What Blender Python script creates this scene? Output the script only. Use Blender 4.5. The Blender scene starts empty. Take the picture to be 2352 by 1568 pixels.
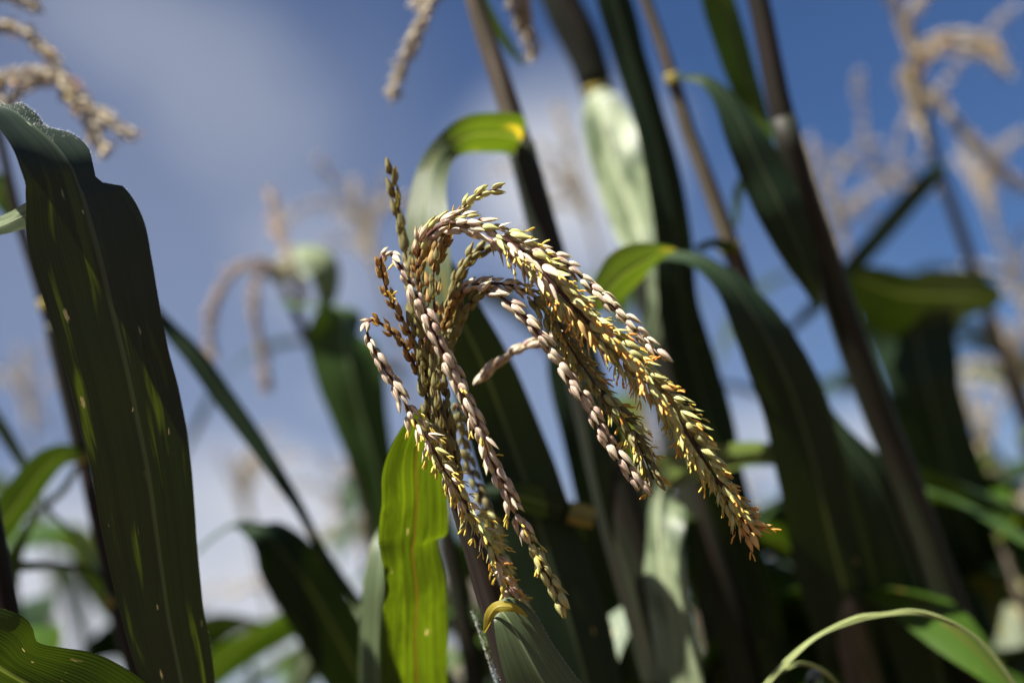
import bpy, math, random
from mathutils import Vector, Matrix, noise as mnoise

SC = bpy.context.scene
COL = SC.collection
R = math.radians
rnd = random.Random(7)

# ------------------------------------------------------------------ camera
W_, H_ = 2352.0, 1568.0                  # working grid over the frame
FL = 50.0 / 36.0 * W_
PITCH, ROLL, CAM_H = R(16.0), R(14.5), 1.55
CAM = Vector((0, 0, CAM_H))
F = Vector((0, math.cos(PITCH), math.sin(PITCH)))
R0 = Vector((1, 0, 0)); U0 = R0.cross(F)
RX = math.cos(ROLL) * R0 - math.sin(ROLL) * U0
UP = math.sin(ROLL) * R0 + math.cos(ROLL) * U0
FOCUS = 1.14
cd = bpy.data.cameras.new('camera'); cam = bpy.data.objects.new('camera', cd); COL.objects.link(cam)
m = Matrix((RX, UP, -F)).transposed().to_4x4(); m.translation = CAM
cam.matrix_world = m
cd.lens = 50; cd.sensor_width = 36; cd.clip_start = 0.02; cd.clip_end = 2000
cd.dof.use_dof = True; cd.dof.focus_distance = FOCUS; cd.dof.aperture_fstop = 1.5
cd.dof.aperture_blades = 0
SC.camera = cam

def P(x, y, d=FOCUS):
    """a point of the place: x, y on the working grid, d metres in front of the camera"""
    return CAM + F * d + RX * ((x - W_ / 2) / FL * d) + UP * ((H_ / 2 - y) / FL * d)
def ray(x, y): return (P(x, y, 1) - CAM).normalized()

# ------------------------------------------------------------------ sun, sky, exposure
SUN = (RX * -0.54 + UP * 0.82 + F * -0.14).normalized()
SUN_EL = math.asin(SUN.z); SUN_AZ = math.atan2(SUN.x, SUN.y)
sl = bpy.data.lights.new('sun', 'SUN'); sl.energy = 5.0; sl.angle = R(0.53); sl.color = (1, 0.955, 0.88)
so = bpy.data.objects.new('sun', sl); COL.objects.link(so)
so.rotation_euler = SUN.to_track_quat('Z', 'Y').to_euler(); so.location = SUN * 20
SC.view_settings.view_transform = 'Standard'; SC.view_settings.look = 'None'
EXPO = 1.85
SC.view_settings.exposure = EXPO; SC.view_settings.gamma = 1.0; SC.view_settings.use_curve_mapping = False
SC.render.engine = 'CYCLES'
SC.cycles.use_denoising = True
SC.cycles.max_bounces = 7; SC.cycles.transparent_max_bounces = 8
SC.cycles.caustics_reflective = False; SC.cycles.caustics_refractive = False
SC.cycles.adaptive_threshold = 0.015

class NT:
    def __init__(s, tree): s.t = tree; s.t.nodes.clear()
    def n(s, typ, ins=None, **kw):
        nd = s.t.nodes.new(typ)
        for k, v in kw.items(): setattr(nd, k, v)
        for k, v in (ins or {}).items():
            if isinstance(v, bpy.types.NodeSocket): s.t.links.new(v, nd.inputs[k])
            else: nd.inputs[k].default_value = v
        return nd
    def math(s, op, a, b=0.0, clamp=False):
        nd = s.t.nodes.new('ShaderNodeMath'); nd.operation = op; nd.use_clamp = clamp
        for i, v in enumerate((a, b)):
            if isinstance(v, bpy.types.NodeSocket): s.t.links.new(v, nd.inputs[i])
            else: nd.inputs[i].default_value = v
        return nd.outputs[0]
    def mix(s, f, a, b):
        nd = s.t.nodes.new('ShaderNodeMix'); nd.data_type = 'RGBA'
        for i, v in ((0, f), (6, a), (7, b)):
            if isinstance(v, bpy.types.NodeSocket): s.t.links.new(v, nd.inputs[i])
            else: nd.inputs[i].default_value = v if i == 0 else (*v, 1)
        return nd.outputs[2]
    def ramp(s, f, lo, hi, a=0.0, b=1.0):
        nd = s.t.nodes.new('ShaderNodeMapRange'); nd.interpolation_type = 'SMOOTHSTEP'
        s.t.links.new(f, nd.inputs[0])
        for i, v in enumerate((lo, hi, a, b)): nd.inputs[i + 1].default_value = v
        return nd.outputs[0]

world = bpy.data.worlds.new('World'); SC.world = world; world.use_nodes = True
w = NT(world.node_tree)
sky = w.n('ShaderNodeTexSky', sky_type='NISHITA'); sky.sun_disc = False
sky.sun_elevation = SUN_EL; sky.sun_rotation = SUN_AZ; sky.air_density = 1.0; sky.dust_density = 0.6; sky.ozone_density = 2.2
SKY_STRENGTH = 0.05
geo = w.n('ShaderNodeTexCoord')
gen = geo.outputs['Generated']
nz = w.n('ShaderNodeTexNoise', {'Vector': gen, 'Scale': 5.0, 'Detail': 5.0, 'Roughness': 0.55})
off = w.n('ShaderNodeVectorMath', {0: nz.outputs['Color'], 1: (0.5, 0.5, 0.5)}, operation='SUBTRACT')
off2 = w.n('ShaderNodeVectorMath', {0: off.outputs[0], 'Scale': 0.16}, operation='SCALE')
warped = w.n('ShaderNodeVectorMath', {0: gen, 1: off2.outputs[0]}, operation='ADD').outputs[0]
CLOUDS = [  # x, y, half length, half height on the grid, tilt, density
    (400, 160, 800, 440, -42, .40), (690, 580, 600, 320, -25, .46), (300, 700, 1400, 1200, 0, .26), (900, 950, 1500, 800, 0, .30), (1330, 400, 300, 380, -60, 1.0),
    (1000, 520, 300, 160, 0, .25),
    (700, 1200, 700, 360, -10, .95), (250, 1380, 800, 470, 0, 1.0), (650, 1400, 700, 420, 0, 1.0), (1150, 1350, 620, 300, 5, .8),
    (1950, 1050, 560, 200, -12, .75), (1500, 1150, 300, 260, 0, .6), (820, 900, 260, 120, -10, .4)]
acc = None
for cx, cy, a, b, tilt, dens in CLOUDS:
    c = ray(cx, cy); t = R(tilt)
    ax = (RX * math.cos(t) + UP * math.sin(t)); ay = (UP * math.cos(t) - RX * math.sin(t))
    eul = Matrix((ax, ay, ax.cross(ay))).transposed().to_euler()
    mp = w.n('ShaderNodeMapping', {'Vector': warped, 'Location': c, 'Rotation': eul, 'Scale': (a / FL, b / FL, 0.6)}, vector_type='TEXTURE')
    g = w.n('ShaderNodeTexGradient', {'Vector': mp.outputs[0]}, gradient_type='SPHERICAL')
    v = w.math('MULTIPLY', w.ramp(g.outputs['Fac'], 0.0, 0.9), dens)
    acc = v if acc is None else w.math('MAXIMUM', acc, v)
# the rest of the sky carries the same broken cloud
mp = w.n('ShaderNodeMapping', {'Vector': gen, 'Scale': (1.2, 1.2, 3.0)})
nz2 = w.n('ShaderNodeTexNoise', {'Vector': mp.outputs[0], 'Scale': 2.2, 'Detail': 6.0, 'Roughness': 0.55})
sep = w.n('ShaderNodeSeparateXYZ', {0: gen})
dotf = w.n('ShaderNodeVectorMath', {0: gen, 1: F}, operation='DOT_PRODUCT').outputs['Value']
outside = w.ramp(dotf, 0.80, 0.93, 1.0, 0.0)
gencl = w.math('MULTIPLY', w.math('MULTIPLY', w.ramp(nz2.outputs['Fac'], 0.5, 0.68), 0.6), outside)
cl = w.math('MAXIMUM', acc, gencl)
haze = w.ramp(sep.outputs['Z'], 0.0, 0.22, 0.45, 0.0)
cl = w.math('MAXIMUM', cl, haze)
cl = w.math('MULTIPLY', cl, w.ramp(sep.outputs['Z'], -0.03, 0.0))
K = 1.0 / SKY_STRENGTH / 2 ** EXPO
skyc = w.n('ShaderNodeVectorMath', {0: sky.outputs[0], 1: (0.246, 0.326, 0.456)}, operation='MULTIPLY').outputs[0]   # tint dims the sky and deepens its blue
cloudc = (0.64 * K, 0.665 * K, 0.735 * K)
col = w.mix(cl, skyc, cloudc)
bg = w.n('ShaderNodeBackground', {'Color': col, 'Strength': SKY_STRENGTH})
w.n('ShaderNodeOutputWorld', {'Surface': bg.outputs[0]})

# ------------------------------------------------------------------ materials
def new_mat(name):
    mt = bpy.data.materials.new(name); mt.use_nodes = True
    return mt, NT(mt.node_tree)

def leaf_mat(name, dark=(0.018, 0.042, 0.010), mid=(0.045, 0.085, 0.016), trans=(0.050, 0.088, 0.004), tw=0.34, rough=0.42,
             spots=0.0, spot_col=(0.42, 0.34, 0.14), yellow=0.0, rib=(0.16, 0.21, 0.10), seed=0.0, spec=0.32, ribt=(0.20, 0.24, 0.03), blotch=0.0, mott=0.0, streak=0.0):
    mt, n = new_mat(name)
    uv = n.n('ShaderNodeUVMap', uv_map='uv').outputs[0]
    sp = n.n('ShaderNodeSeparateXYZ', {0: uv})
    u, v = sp.outputs[0], sp.outputs[1]
    au = n.math('ABSOLUTE', n.math('SUBTRACT', u, 0.5))
    st = n.n('ShaderNodeMapping', {'Vector': uv, 'Scale': (26, 1.6, 1), 'Location': (seed, seed * .37, 0)}).outputs[0]
    n1 = n.n('ShaderNodeTexNoise', {'Vector': st, 'Scale': 1.0, 'Detail': 4.0, 'Roughness': 0.6}).outputs['Fac']
    bl = n.n('ShaderNodeMapping', {'Vector': uv, 'Scale': (2.2, 7.0, 1), 'Location': (seed, seed * .7, 0)}).outputs[0]
    n2 = n.n('ShaderNodeTexNoise', {'Vector': bl, 'Scale': 1.0, 'Detail': 3.0}).outputs['Fac']
    vein = n.math('SINE', n.math('MULTIPLY', u, 210.0))
    vein = n.math('MULTIPLY', n.math('ADD', vein, 1.0), 0.5)
    f = n.math('ADD', n.math('MULTIPLY', n1, 0.75), n.math('MULTIPLY', n2, 0.5))
    f = n.ramp(f, 0.35, 0.85)
    base = n.mix(f, dark, mid)
    base = n.mix(n.math('MULTIPLY', vein, 0.22), base, tuple(c * 1.9 for c in mid))
    tc = n.mix(n.ramp(n1, 0.35, 0.7), tuple(c * 0.55 for c in trans), trans)
    tc = n.mix(n.math('MULTIPLY', vein, 0.3), tc, tuple(c * 0.55 for c in trans))
    if streak:
        b4 = n.n('ShaderNodeTexNoise', {'Vector': n.n('ShaderNodeMapping', {'Vector': uv, 'Scale': (7.0, 6.5, 1), 'Location': (seed * 4, seed * 2, 0)}).outputs[0], 'Scale': 1.0, 'Detail': 3.0}).outputs['Fac']
        tc = n.mix(n.math('MULTIPLY', n.ramp(b4, 0.57, 0.70), streak), tc, (0.22, 0.30, 0.006))
    if blotch:
        b2 = n.n('ShaderNodeTexNoise', {'Vector': n.n('ShaderNodeMapping', {'Vector': uv, 'Scale': (3.4, 13.0, 1), 'Location': (seed * 5, seed, 0)}).outputs[0], 'Scale': 1.0, 'Detail': 4.0, 'Roughness': 0.65}).outputs['Fac']
        tc = n.mix(n.math('MULTIPLY', n.ramp(b2, 0.42, 0.62), blotch), tc, tuple(c * 0.32 for c in trans))
        tc = n.mix(n.math('MULTIPLY', n.ramp(n1, 0.52, 0.72), blotch * .6), tc, (trans[0] * 1.5, trans[1] * 1.25, trans[2]))
    if yellow:
        ym = n.ramp(n2, 0.62 - yellow * .25, 0.78 - yellow * .2)
        base = n.mix(ym, base, (0.30, 0.24, 0.03)); tc = n.mix(ym, tc, (0.75, 0.50, 0.03))
    if mott:
        b3 = n.n('ShaderNodeTexNoise', {'Vector': n.n('ShaderNodeMapping', {'Vector': uv, 'Scale': (3.0, 16.0, 1), 'Location': (seed * 2, seed, 0)}).outputs[0], 'Scale': 1.0, 'Detail': 3.0}).outputs['Fac']
        base = n.mix(n.math('MULTIPLY', n.ramp(b3, 0.44, 0.60), mott), base, (0.035, 0.055, 0.025))
    ribm = n.ramp(au, 0.008, 0.035, 1.0, 0.0)
    base = n.mix(ribm, base, rib); tc = n.mix(n.math('MULTIPLY', ribm, 0.7), tc, ribt)
    if spots:
        mv = n.n('ShaderNodeMapping', {'Vector': uv, 'Scale': (15, 42, 1), 'Location': (seed * 3, seed, 0)}).outputs[0]
        dn = n.n('ShaderNodeTexNoise', {'Vector': mv, 'Scale': 3.0, 'Detail': 4.0})
        dv = n.n('ShaderNodeVectorMath', {0: mv, 1: n.n('ShaderNodeVectorMath', {0: dn.outputs['Color'], 'Scale': 0.5}, operation='SCALE').outputs[0]}, operation='ADD').outputs[0]
        vo = n.n('ShaderNodeTexVoronoi', {'Vector': dv, 'Scale': 1.0, 'Randomness': 1.0})
        sepc = n.n('ShaderNodeSeparateColor', {0: vo.outputs['Color']})
        gate = n.math('GREATER_THAN', sepc.outputs[0], 1.0 - spots)
        size = n.math('ADD', n.math('MULTIPLY', n.math('POWER', sepc.outputs[1], 2.5), 0.30), 0.04)
        ins = n.ramp(n.math('DIVIDE', vo.outputs['Distance'], size), 0.7, 1.1, 1.0, 0.0)
        patch = n.ramp(n2, 0.36, 0.52)
        sm = n.math('MULTIPLY', n.math('MULTIPLY', ins, gate), patch)
        base = n.mix(sm, base, spot_col); tc = n.mix(sm, tc, (0.75, 0.52, 0.18))
    bmp = n.n('ShaderNodeBump', {'Height': n.math('ADD', vein, n.math('MULTIPLY', n1, 1.5)), 'Strength': 0.22, 'Distance': 0.0006})
    pr = n.n('ShaderNodeBsdfPrincipled', {'Base Color': base, 'Roughness': n.ramp(n1, 0.2, 0.9, rough - .05, rough + .12), 'Coat Weight': 0.0, 'Normal': bmp.outputs[0], 'Specular IOR Level': spec})
    tr = n.n('ShaderNodeBsdfTranslucent', {'Color': tc, 'Normal': bmp.outputs[0]})
    ms = n.n('ShaderNodeMixShader', {0: tw, 1: pr.outputs[0], 2: tr.outputs[0]})
    n.n('ShaderNodeOutputMaterial', {'Surface': ms.outputs[0]})
    return mt

M = {}
M['leaf'] = leaf_mat('maize_leaf', seed=1.3, spots=0.03)
M['leaf_dark'] = leaf_mat('maize_leaf_shaded', dark=(0.005, 0.012, 0.006), mid=(0.014, 0.027, 0.011), trans=(0.035, 0.060, 0.004), tw=0.10, seed=4.1, spots=0.05, rough=0.55, spec=0.14, rib=(.06,.08,.04))  # darker copy of the leaf: shade from other foliage is put into its colour
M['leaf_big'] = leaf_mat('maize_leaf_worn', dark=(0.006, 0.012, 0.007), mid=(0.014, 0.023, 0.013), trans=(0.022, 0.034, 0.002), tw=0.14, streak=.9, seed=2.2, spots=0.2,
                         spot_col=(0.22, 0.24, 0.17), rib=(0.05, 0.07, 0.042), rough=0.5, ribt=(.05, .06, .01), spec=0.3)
M['leaf_bright'] = leaf_mat('maize_leaf_thin', dark=(0.03, 0.07, 0.008), mid=(0.06, 0.12, 0.012), trans=(0.105, 0.160, 0.003), tw=0.6, seed=6.2, spots=0.12, rib=(.18, .10, .03), ribt=(.10, .055, .004), blotch=.85)
M['leaf_spotted'] = leaf_mat('maize_leaf_blighted', trans=(0.048, 0.082, 0.002), tw=0.6, seed=8.4, spots=0.6, spot_col=(0.5, 0.34, 0.09))
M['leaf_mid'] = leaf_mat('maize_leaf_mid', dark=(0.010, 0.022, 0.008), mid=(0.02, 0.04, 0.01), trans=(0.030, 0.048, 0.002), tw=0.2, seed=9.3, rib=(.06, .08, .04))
M['leaf_yellow'] = leaf_mat('maize_leaf_yellowing', dark=(.05, .07, .035), mid=(.15, .18, .10), trans=(0.085, 0.135, 0.004), tw=0.6, seed=3.9, yellow=0.3)
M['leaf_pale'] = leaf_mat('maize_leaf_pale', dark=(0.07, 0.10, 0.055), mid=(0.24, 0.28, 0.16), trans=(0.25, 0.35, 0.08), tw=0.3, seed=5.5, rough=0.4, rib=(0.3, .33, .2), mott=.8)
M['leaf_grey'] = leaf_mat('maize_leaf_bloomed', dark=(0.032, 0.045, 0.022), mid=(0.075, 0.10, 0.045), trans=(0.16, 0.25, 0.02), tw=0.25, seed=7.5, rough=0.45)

def stalk_mat(name, a=(0.030, 0.010, 0.012), b=(0.10, 0.045, 0.045), g=(0.035, 0.045, 0.014), green=0.4, rough=0.42):
    mt, n = new_mat(name)
    uv = n.n('ShaderNodeUVMap', uv_map='uv').outputs[0]
    st = n.n('ShaderNodeMapping', {'Vector': uv, 'Scale': (16, 9, 1)}).outputs[0]
    n1 = n.n('ShaderNodeTexNoise', {'Vector': st, 'Scale': 1.0, 'Detail': 4.0}).outputs['Fac']
    n2 = n.n('ShaderNodeTexNoise', {'Vector': uv, 'Scale': 6.0, 'Detail': 3.0}).outputs['Fac']
    c = n.mix(n.ramp(n1, 0.35, 0.7), a, b)
    c = n.mix(n.math('MULTIPLY', n.ramp(n2, 0.45, 0.62), green), c, g)
    bmp = n.n('ShaderNodeBump', {'Height': n1, 'Strength': 0.5, 'Distance': 0.0008})
    pr = n.n('ShaderNodeBsdfPrincipled', {'Base Color': c, 'Roughness': rough + .12, 'Normal': bmp.outputs[0], 'Specular IOR Level': 0.16})
    n.n('ShaderNodeOutputMaterial', {'Surface': pr.outputs[0]})
    return mt
M['stalk'] = stalk_mat('maize_stalk_purple', a=(0.012, 0.007, 0.007), b=(0.024, 0.017, 0.014), g=(0.014, 0.020, 0.008))  # purple, darkened further: shade from the leaves is put into the colour
M['stalk_brown'] = stalk_mat('maize_stalk_brown', a=(0.05, 0.03, 0.025), b=(0.165, 0.14, 0.11), green=0.45)
M['sheath'] = stalk_mat('maize_sheath', a=(0.008, 0.010, 0.006), b=(0.021, 0.025, 0.013), g=(0.02, 0.010, 0.010), green=0.5)  # colour kept very dark to hold the shade leaves cast on thick stalks
M['collar'] = stalk_mat('maize_collar', a=(0.10, 0.10, 0.03), b=(0.25, 0.22, 0.07), g=(0.34, 0.22, 0.03), green=0.6, rough=0.6)
M['rachis'] = stalk_mat('tassel_axis', a=(0.04, 0.012, 0.014), b=(0.13, 0.045, 0.045), g=(0.09, 0.07, 0.02), green=0.5, rough=0.5)

def spik_mat(name, cream, stripe, tip, trans, purple=0.6, tw=0.22, satur=1.0):
    mt, n = new_mat(name)
    uv = n.n('ShaderNodeUVMap', uv_map='uv').outputs[0]
    sp = n.n('ShaderNodeSeparateXYZ', {0: uv}); u, v = sp.outputs[0], sp.outputs[1]
    oi = n.n('ShaderNodeObjectInfo').outputs['Random']
    gi = n.n('ShaderNodeNewGeometry').outputs['Random Per Island']
    r1 = n.math('FRACT', n.math('ADD', n.math('MULTIPLY', oi, 7.31), gi))
    r2 = n.math('FRACT', n.math('MULTIPLY', r1, 13.7))
    sv = n.n('ShaderNodeCombineXYZ', {0: n.math('MULTIPLY', u, 13.0), 1: n.math('MULTIPLY', v, 1.1), 2: n.math('MULTIPLY', r1, 40)}).outputs[0]
    nn = n.n('ShaderNodeTexNoise', {'Vector': sv, 'Scale': 1.0, 'Detail': 2.5, 'Roughness': 0.6}).outputs['Fac']
    rib = n.math('ABSOLUTE', n.math('SINE', n.math('MULTIPLY', u, 31.4)))
    along = n.ramp(v, 0.95, 0.25)                     # more colour towards the base
    pf = n.math('MULTIPLY', n.ramp(nn, 0.40, 0.54), n.math('ADD', n.math('MULTIPLY', along, 0.7), 0.3))
    pf = n.math('MULTIPLY', pf, n.ramp(r1, 0.0, 1.0, purple * 0.45, min(1.0, purple * 1.35)), True)
    c = n.mix(pf, cream, stripe)
    c = n.mix(n.math('MULTIPLY', n.ramp(v, 0.62, 1.0), 0.7), c, tip)
    c = n.mix(n.math('MULTIPLY', r2, 0.35), c, tuple(x * 0.45 for x in cream))
    c = n.mix(n.math('MULTIPLY', n.ramp(rib, 0.35, 0.0), 0.35), c, tuple(x * 0.5 for x in stripe))
    bmp = n.n('ShaderNodeBump', {'Height': n.math('ADD', rib, nn), 'Strength': 0.55, 'Distance': 0.0003})
    pr = n.n('ShaderNodeBsdfPrincipled', {'Base Color': c, 'Roughness': 0.46, 'Normal': bmp.outputs[0], 'Specular IOR Level': 0.45})
    tr = n.n('ShaderNodeBsdfTranslucent', {'Color': n.mix(n.math('MULTIPLY', pf, 0.6), trans, tuple(x * .5 for x in stripe))})
    ms = n.n('ShaderNodeMixShader', {0: tw, 1: pr.outputs[0], 2: tr.outputs[0]})
    n.n('ShaderNodeOutputMaterial', {'Surface': ms.outputs[0]})
    return mt
M['sp_purple'] = spik_mat('spikelet_purple', (0.88, 0.79, 0.56), (0.25, 0.045, 0.065), (0.50, 0.46, 0.18), (0.7, 0.5, 0.22), 0.92, tw=.18)
M['sp_olive'] = spik_mat('spikelet_olive', (0.62, 0.62, 0.24), (0.22, 0.12, 0.05), (0.34, 0.38, 0.08), (0.7, 0.55, 0.10), 0.42, tw=.2)
M['sp_orange'] = spik_mat('spikelet_orange', (0.80, 0.56, 0.20), (0.46, 0.20, 0.05), (0.72, 0.38, 0.05), (0.8, 0.45, 0.08), 0.5, tw=.2)
M['sp_amber'] = spik_mat('spikelet_amber', (0.48, 0.36, 0.14), (0.26, 0.11, 0.05), (0.40, 0.28, 0.07), (0.80, 0.50, 0.12), 0.6, tw=0.42)  # copy for inner spikelets: their shade and see-through glow are in the colour
M['sp_far'] = spik_mat('spikelet_beige', (0.50, 0.43, 0.29), (0.22, 0.14, 0.10), (0.42, 0.30, 0.12), (0.5, 0.36, 0.14), 0.5, tw=.12)
M['sp_dusk'] = spik_mat('spikelet_dusky', (0.36, 0.28, 0.20), (0.17, 0.09, 0.08), (0.3, 0.2, 0.1), (0.4, 0.28, 0.14), 0.6, tw=.12)
M['sp_dark'] = spik_mat('spikelet_green', (0.30, 0.29, 0.11), (0.16, 0.07, 0.04), (0.28, 0.21, 0.06), (0.50, 0.38, 0.05), 0.5, tw=0.25)

def simple_mat(name, c, c2, rough=0.5, trans=None, tw=0.3):
    mt, n = new_mat(name)
    oi = n.n('ShaderNodeObjectInfo').outputs['Random']
    gi = n.n('ShaderNodeNewGeometry').outputs['Random Per Island']
    r1 = n.math('FRACT', n.math('ADD', n.math('MULTIPLY', oi, 7.31), gi))
    tcn = n.n('ShaderNodeTexCoord').outputs['Object']
    nn = n.n('ShaderNodeTexNoise', {'Vector': tcn, 'Scale': 900.0, 'Detail': 2.0}).outputs['Fac']
    cc = n.mix(n.math('MULTIPLY', n.math('ADD', r1, nn), 0.5), c, c2)
    pr = n.n('ShaderNodeBsdfPrincipled', {'Base Color': cc, 'Roughness': rough})
    out = pr.outputs[0]
    if trans:
        tr = n.n('ShaderNodeBsdfTranslucent', {'Color': (*trans, 1)})
        out = n.n('ShaderNodeMixShader', {0: tw, 1: out, 2: tr.outputs[0]}).outputs[0]
    n.n('ShaderNodeOutputMaterial', {'Surface': out})
    return mt
M['anther_yellow'] = simple_mat('anther_yellow', (0.72, 0.56, 0.10), (0.50, 0.40, 0.07), trans=(0.8, 0.6, 0.1))
M['anther_orange'] = simple_mat('anther_orange', (0.72, 0.33, 0.05), (0.76, 0.48, 0.09), trans=(0.9, 0.4, 0.05))
M['hair'] = simple_mat('leaf_hair', (0.75, 0.75, 0.70), (0.6, 0.6, 0.55), trans=(0.9, 0.9, 0.85), tw=0.5)
M['filament'] = simple_mat('filament', (0.8, 0.78, 0.68), (0.7, 0.7, 0.6), trans=(0.9, 0.9, 0.8), tw=0.5)

def soil_mat():
    mt, n = new_mat('soil')
    tc = n.n('ShaderNodeTexCoord').outputs['Object']
    n1 = n.n('ShaderNodeTexNoise', {'Vector': tc, 'Scale': 9.0, 'Detail': 9.0, 'Roughness': 0.65}).outputs['Fac']
    c = n.mix(n.ramp(n1, 0.3, 0.7), (0.035, 0.022, 0.012), (0.11, 0.07, 0.04))
    bmp = n.n('ShaderNodeBump', {'Height': n1, 'Strength': 0.8, 'Distance': 0.04})
    n.n('ShaderNodeOutputMaterial', {'Surface': n.n('ShaderNodeBsdfPrincipled', {'Base Color': c, 'Roughness': 0.95, 'Normal': bmp.outputs[0]}).outputs[0]})
    return mt

# ------------------------------------------------------------------ mesh helpers
class MB:
    def __init__(s): s.v = []; s.f = []; s.uv = []          # uv per face corner
    def add(s, verts, faces, uvs, mat=None):
        o = len(s.v)
        s.v.extend(verts if mat is None else [mat @ v for v in verts])
        for f, u in zip(faces, uvs):
            s.f.append([i + o for i in f]); s.uv.append(u)
    def mesh(s, name, mt, smooth=True):
        me = bpy.data.meshes.new(name)
        me.from_pydata([tuple(v) for v in s.v], [], s.f)
        ul = me.uv_layers.new(name='uv')
        flat = [c for f in s.uv for uvc in f for c in uvc]
        ul.data.foreach_set('uv', flat)
        if smooth: me.polygons.foreach_set('use_smooth', [True] * len(me.polygons))
        me.materials.append(mt); me.update()
        return me

def link(name, me, parent=None, mw=None, kind=None):
    o = bpy.data.objects.new(name, me); COL.objects.link(o)
    if parent is not None:
        o.parent = parent
        o.matrix_parent_inverse = parent['_inv'] if False else Matrix.Translation(-parent_loc[parent.name])
    if mw is not None: o.matrix_basis = mw
    if kind: o['kind'] = kind
    return o
parent_loc = {}

def thing(name, loc, label, cat, group=None):
    o = bpy.data.objects.new(name, None); COL.objects.link(o)
    o.location = loc; o.empty_display_size = 0.05
    o['label'] = label; o['category'] = cat
    if group: o['group'] = group
    parent_loc[o.name] = Vector(loc)
    return o
def part(name, me, parent, kind=None, label=None):
    """a part: its mesh is in world coordinates, its origin sits at the plant's base"""
    o = bpy.data.objects.new(name, me); COL.objects.link(o); o.parent = parent
    o.matrix_parent_inverse = Matrix.Translation(-parent_loc[parent.name])
    parent_loc[o.name] = Vector((0, 0, 0))
    if kind: o['kind'] = kind
    if label: o['label'] = label
    return o

def catmull(pts, n):
    """pts: list of equal-length tuples; n samples spread by chord length"""
    L = [0.0]
    for a, b in zip(pts, pts[1:]):
        L.append(L[-1] + max(1e-6, (Vector(b[:3]) - Vector(a[:3])).length))
    out = []
    dim = len(pts[0]); k = 0
    for i in range(n):
        s = L[-1] * i / (n - 1)
        while k < len(L) - 2 and s > L[k + 1]: k += 1
        t = (s - L[k]) / (L[k + 1] - L[k]); h = L[k + 1] - L[k]
        p1, p2 = pts[k], pts[k + 1]
        row = []
        for c in range(dim):
            m1 = (p2[c] - pts[k - 1][c]) / (L[k + 1] - L[k - 1]) * h if k > 0 else (p2[c] - p1[c])
            m2 = (pts[k + 2][c] - p1[c]) / (L[k + 2] - L[k]) * h if k + 2 < len(pts) else (p2[c] - p1[c])
            t2, t3 = t * t, t * t * t
            row.append((2*t3 - 3*t2 + 1)*p1[c] + (t3 - 2*t2 + t)*m1 + (-2*t3 + 3*t2)*p2[c] + (t3 - t2)*m2)
        out.append(tuple(row))
    return out, L[-1]

def frames(ps):
    """tangents and a parallel-transported normal along world points"""
    T = []
    for i in range(len(ps)):
        a = ps[max(0, i - 1)]; b = ps[min(len(ps) - 1, i + 1)]
        T.append((b - a).normalized())
    n = T[0].orthogonal().normalized(); N = [n]
    for i in range(1, len(ps)):
        n = (n - T[i] * n.dot(T[i])).normalized(); N.append(n)
    return T, N

def tube(mb, ps, rs, seg=12, cap=True, vscale=1.0, flute=0.0):
    T, N = frames(ps); rows = []; vs = []; s = 0
    L = [0.0]
    for a, b in zip(ps, ps[1:]): L.append(L[-1] + (b - a).length)
    for i, p in enumerate(ps):
        B = T[i].cross(N[i])
        for k in range(seg):
            a = 2 * math.pi * k / seg
            r = rs[i] * (1 + flute * math.sin(a * 5))
            vs.append(p + (N[i] * math.cos(a) + B * math.sin(a)) * r)
    fs, us = [], []
    for i in range(len(ps) - 1):
        for k in range(seg):
            k2 = (k + 1) % seg
            fs.append([i*seg+k, i*seg+k2, (i+1)*seg+k2, (i+1)*seg+k])
            u0, u1 = k/seg, (k+1)/seg; v0, v1 = L[i]*vscale, L[i+1]*vscale
            us.append([(u0, v0), (u1, v0), (u1, v1), (u0, v1)])
    if cap:
        for i in (0, len(ps) - 1):
            f = [i*seg + k for k in range(seg)]
            if i == 0: f = f[::-1]
            fs.append(f); us.append([(0.5, 0)] * seg)
    mb.add(vs, fs, us)

US = [-1, -.88, -.7, -.5, -.3, -.13, -.05, 0, .05, .13, .3, .5, .7, .88, 1]
def blade(rows, keel=0.14, wave=0.06, wfreq=26.0, seed=0.0, ripple=0.02):
    """rows: (point, cross, half width on the - side, on the + side). Returns MB and the surface grid."""
    mb = MB(); nu = len(US); vs = []; grid = []
    ps = [r[0] for r in rows]; L = [0.0]
    for a, b in zip(ps, ps[1:]): L.append(L[-1] + (b - a).length)
    for i, (p, c, wl, wr) in enumerate(rows):
        t = (ps[min(i+1, len(ps)-1)] - ps[max(i-1, 0)]).normalized()
        c = (c - t * c.dot(t)).normalized(); nrm = c.cross(t)
        g = []
        for u in US:
            wdt = wr if u > 0 else wl
            ph = 1.7 if u > 0 else 0.0
            x = u * wdt
            z = keel * wdt * abs(u) ** 1.2
            z += wave * wdt * u * u * math.sin(L[i] * wfreq + seed + ph)
            z += ripple * wdt * mnoise.noise(Vector((u * 2.0 + seed, L[i] * 14, seed)))*2
            x *= 1 + 0.035 * mnoise.noise(Vector((seed + (9 if u > 0 else 3), L[i] * 20, 0)))
            if abs(u) < 0.08: z += -0.035 * wdt * (1 - abs(u) / 0.08)
            g.append(p + c * x + nrm * z)
        vs += g; grid.append((g, nrm, t))
    fs, us = [], []
    for i in range(len(rows) - 1):
        for k in range(nu - 1):
            fs.append([i*nu+k, i*nu+k+1, (i+1)*nu+k+1, (i+1)*nu+k])
            u0, u1 = (US[k]+1)/2, (US[k+1]+1)/2
            us.append([(u0, L[i]), (u1, L[i]), (u1, L[i+1]), (u0, L[i+1])])
    mb.add(vs, fs, us)
    return mb, grid

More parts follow.
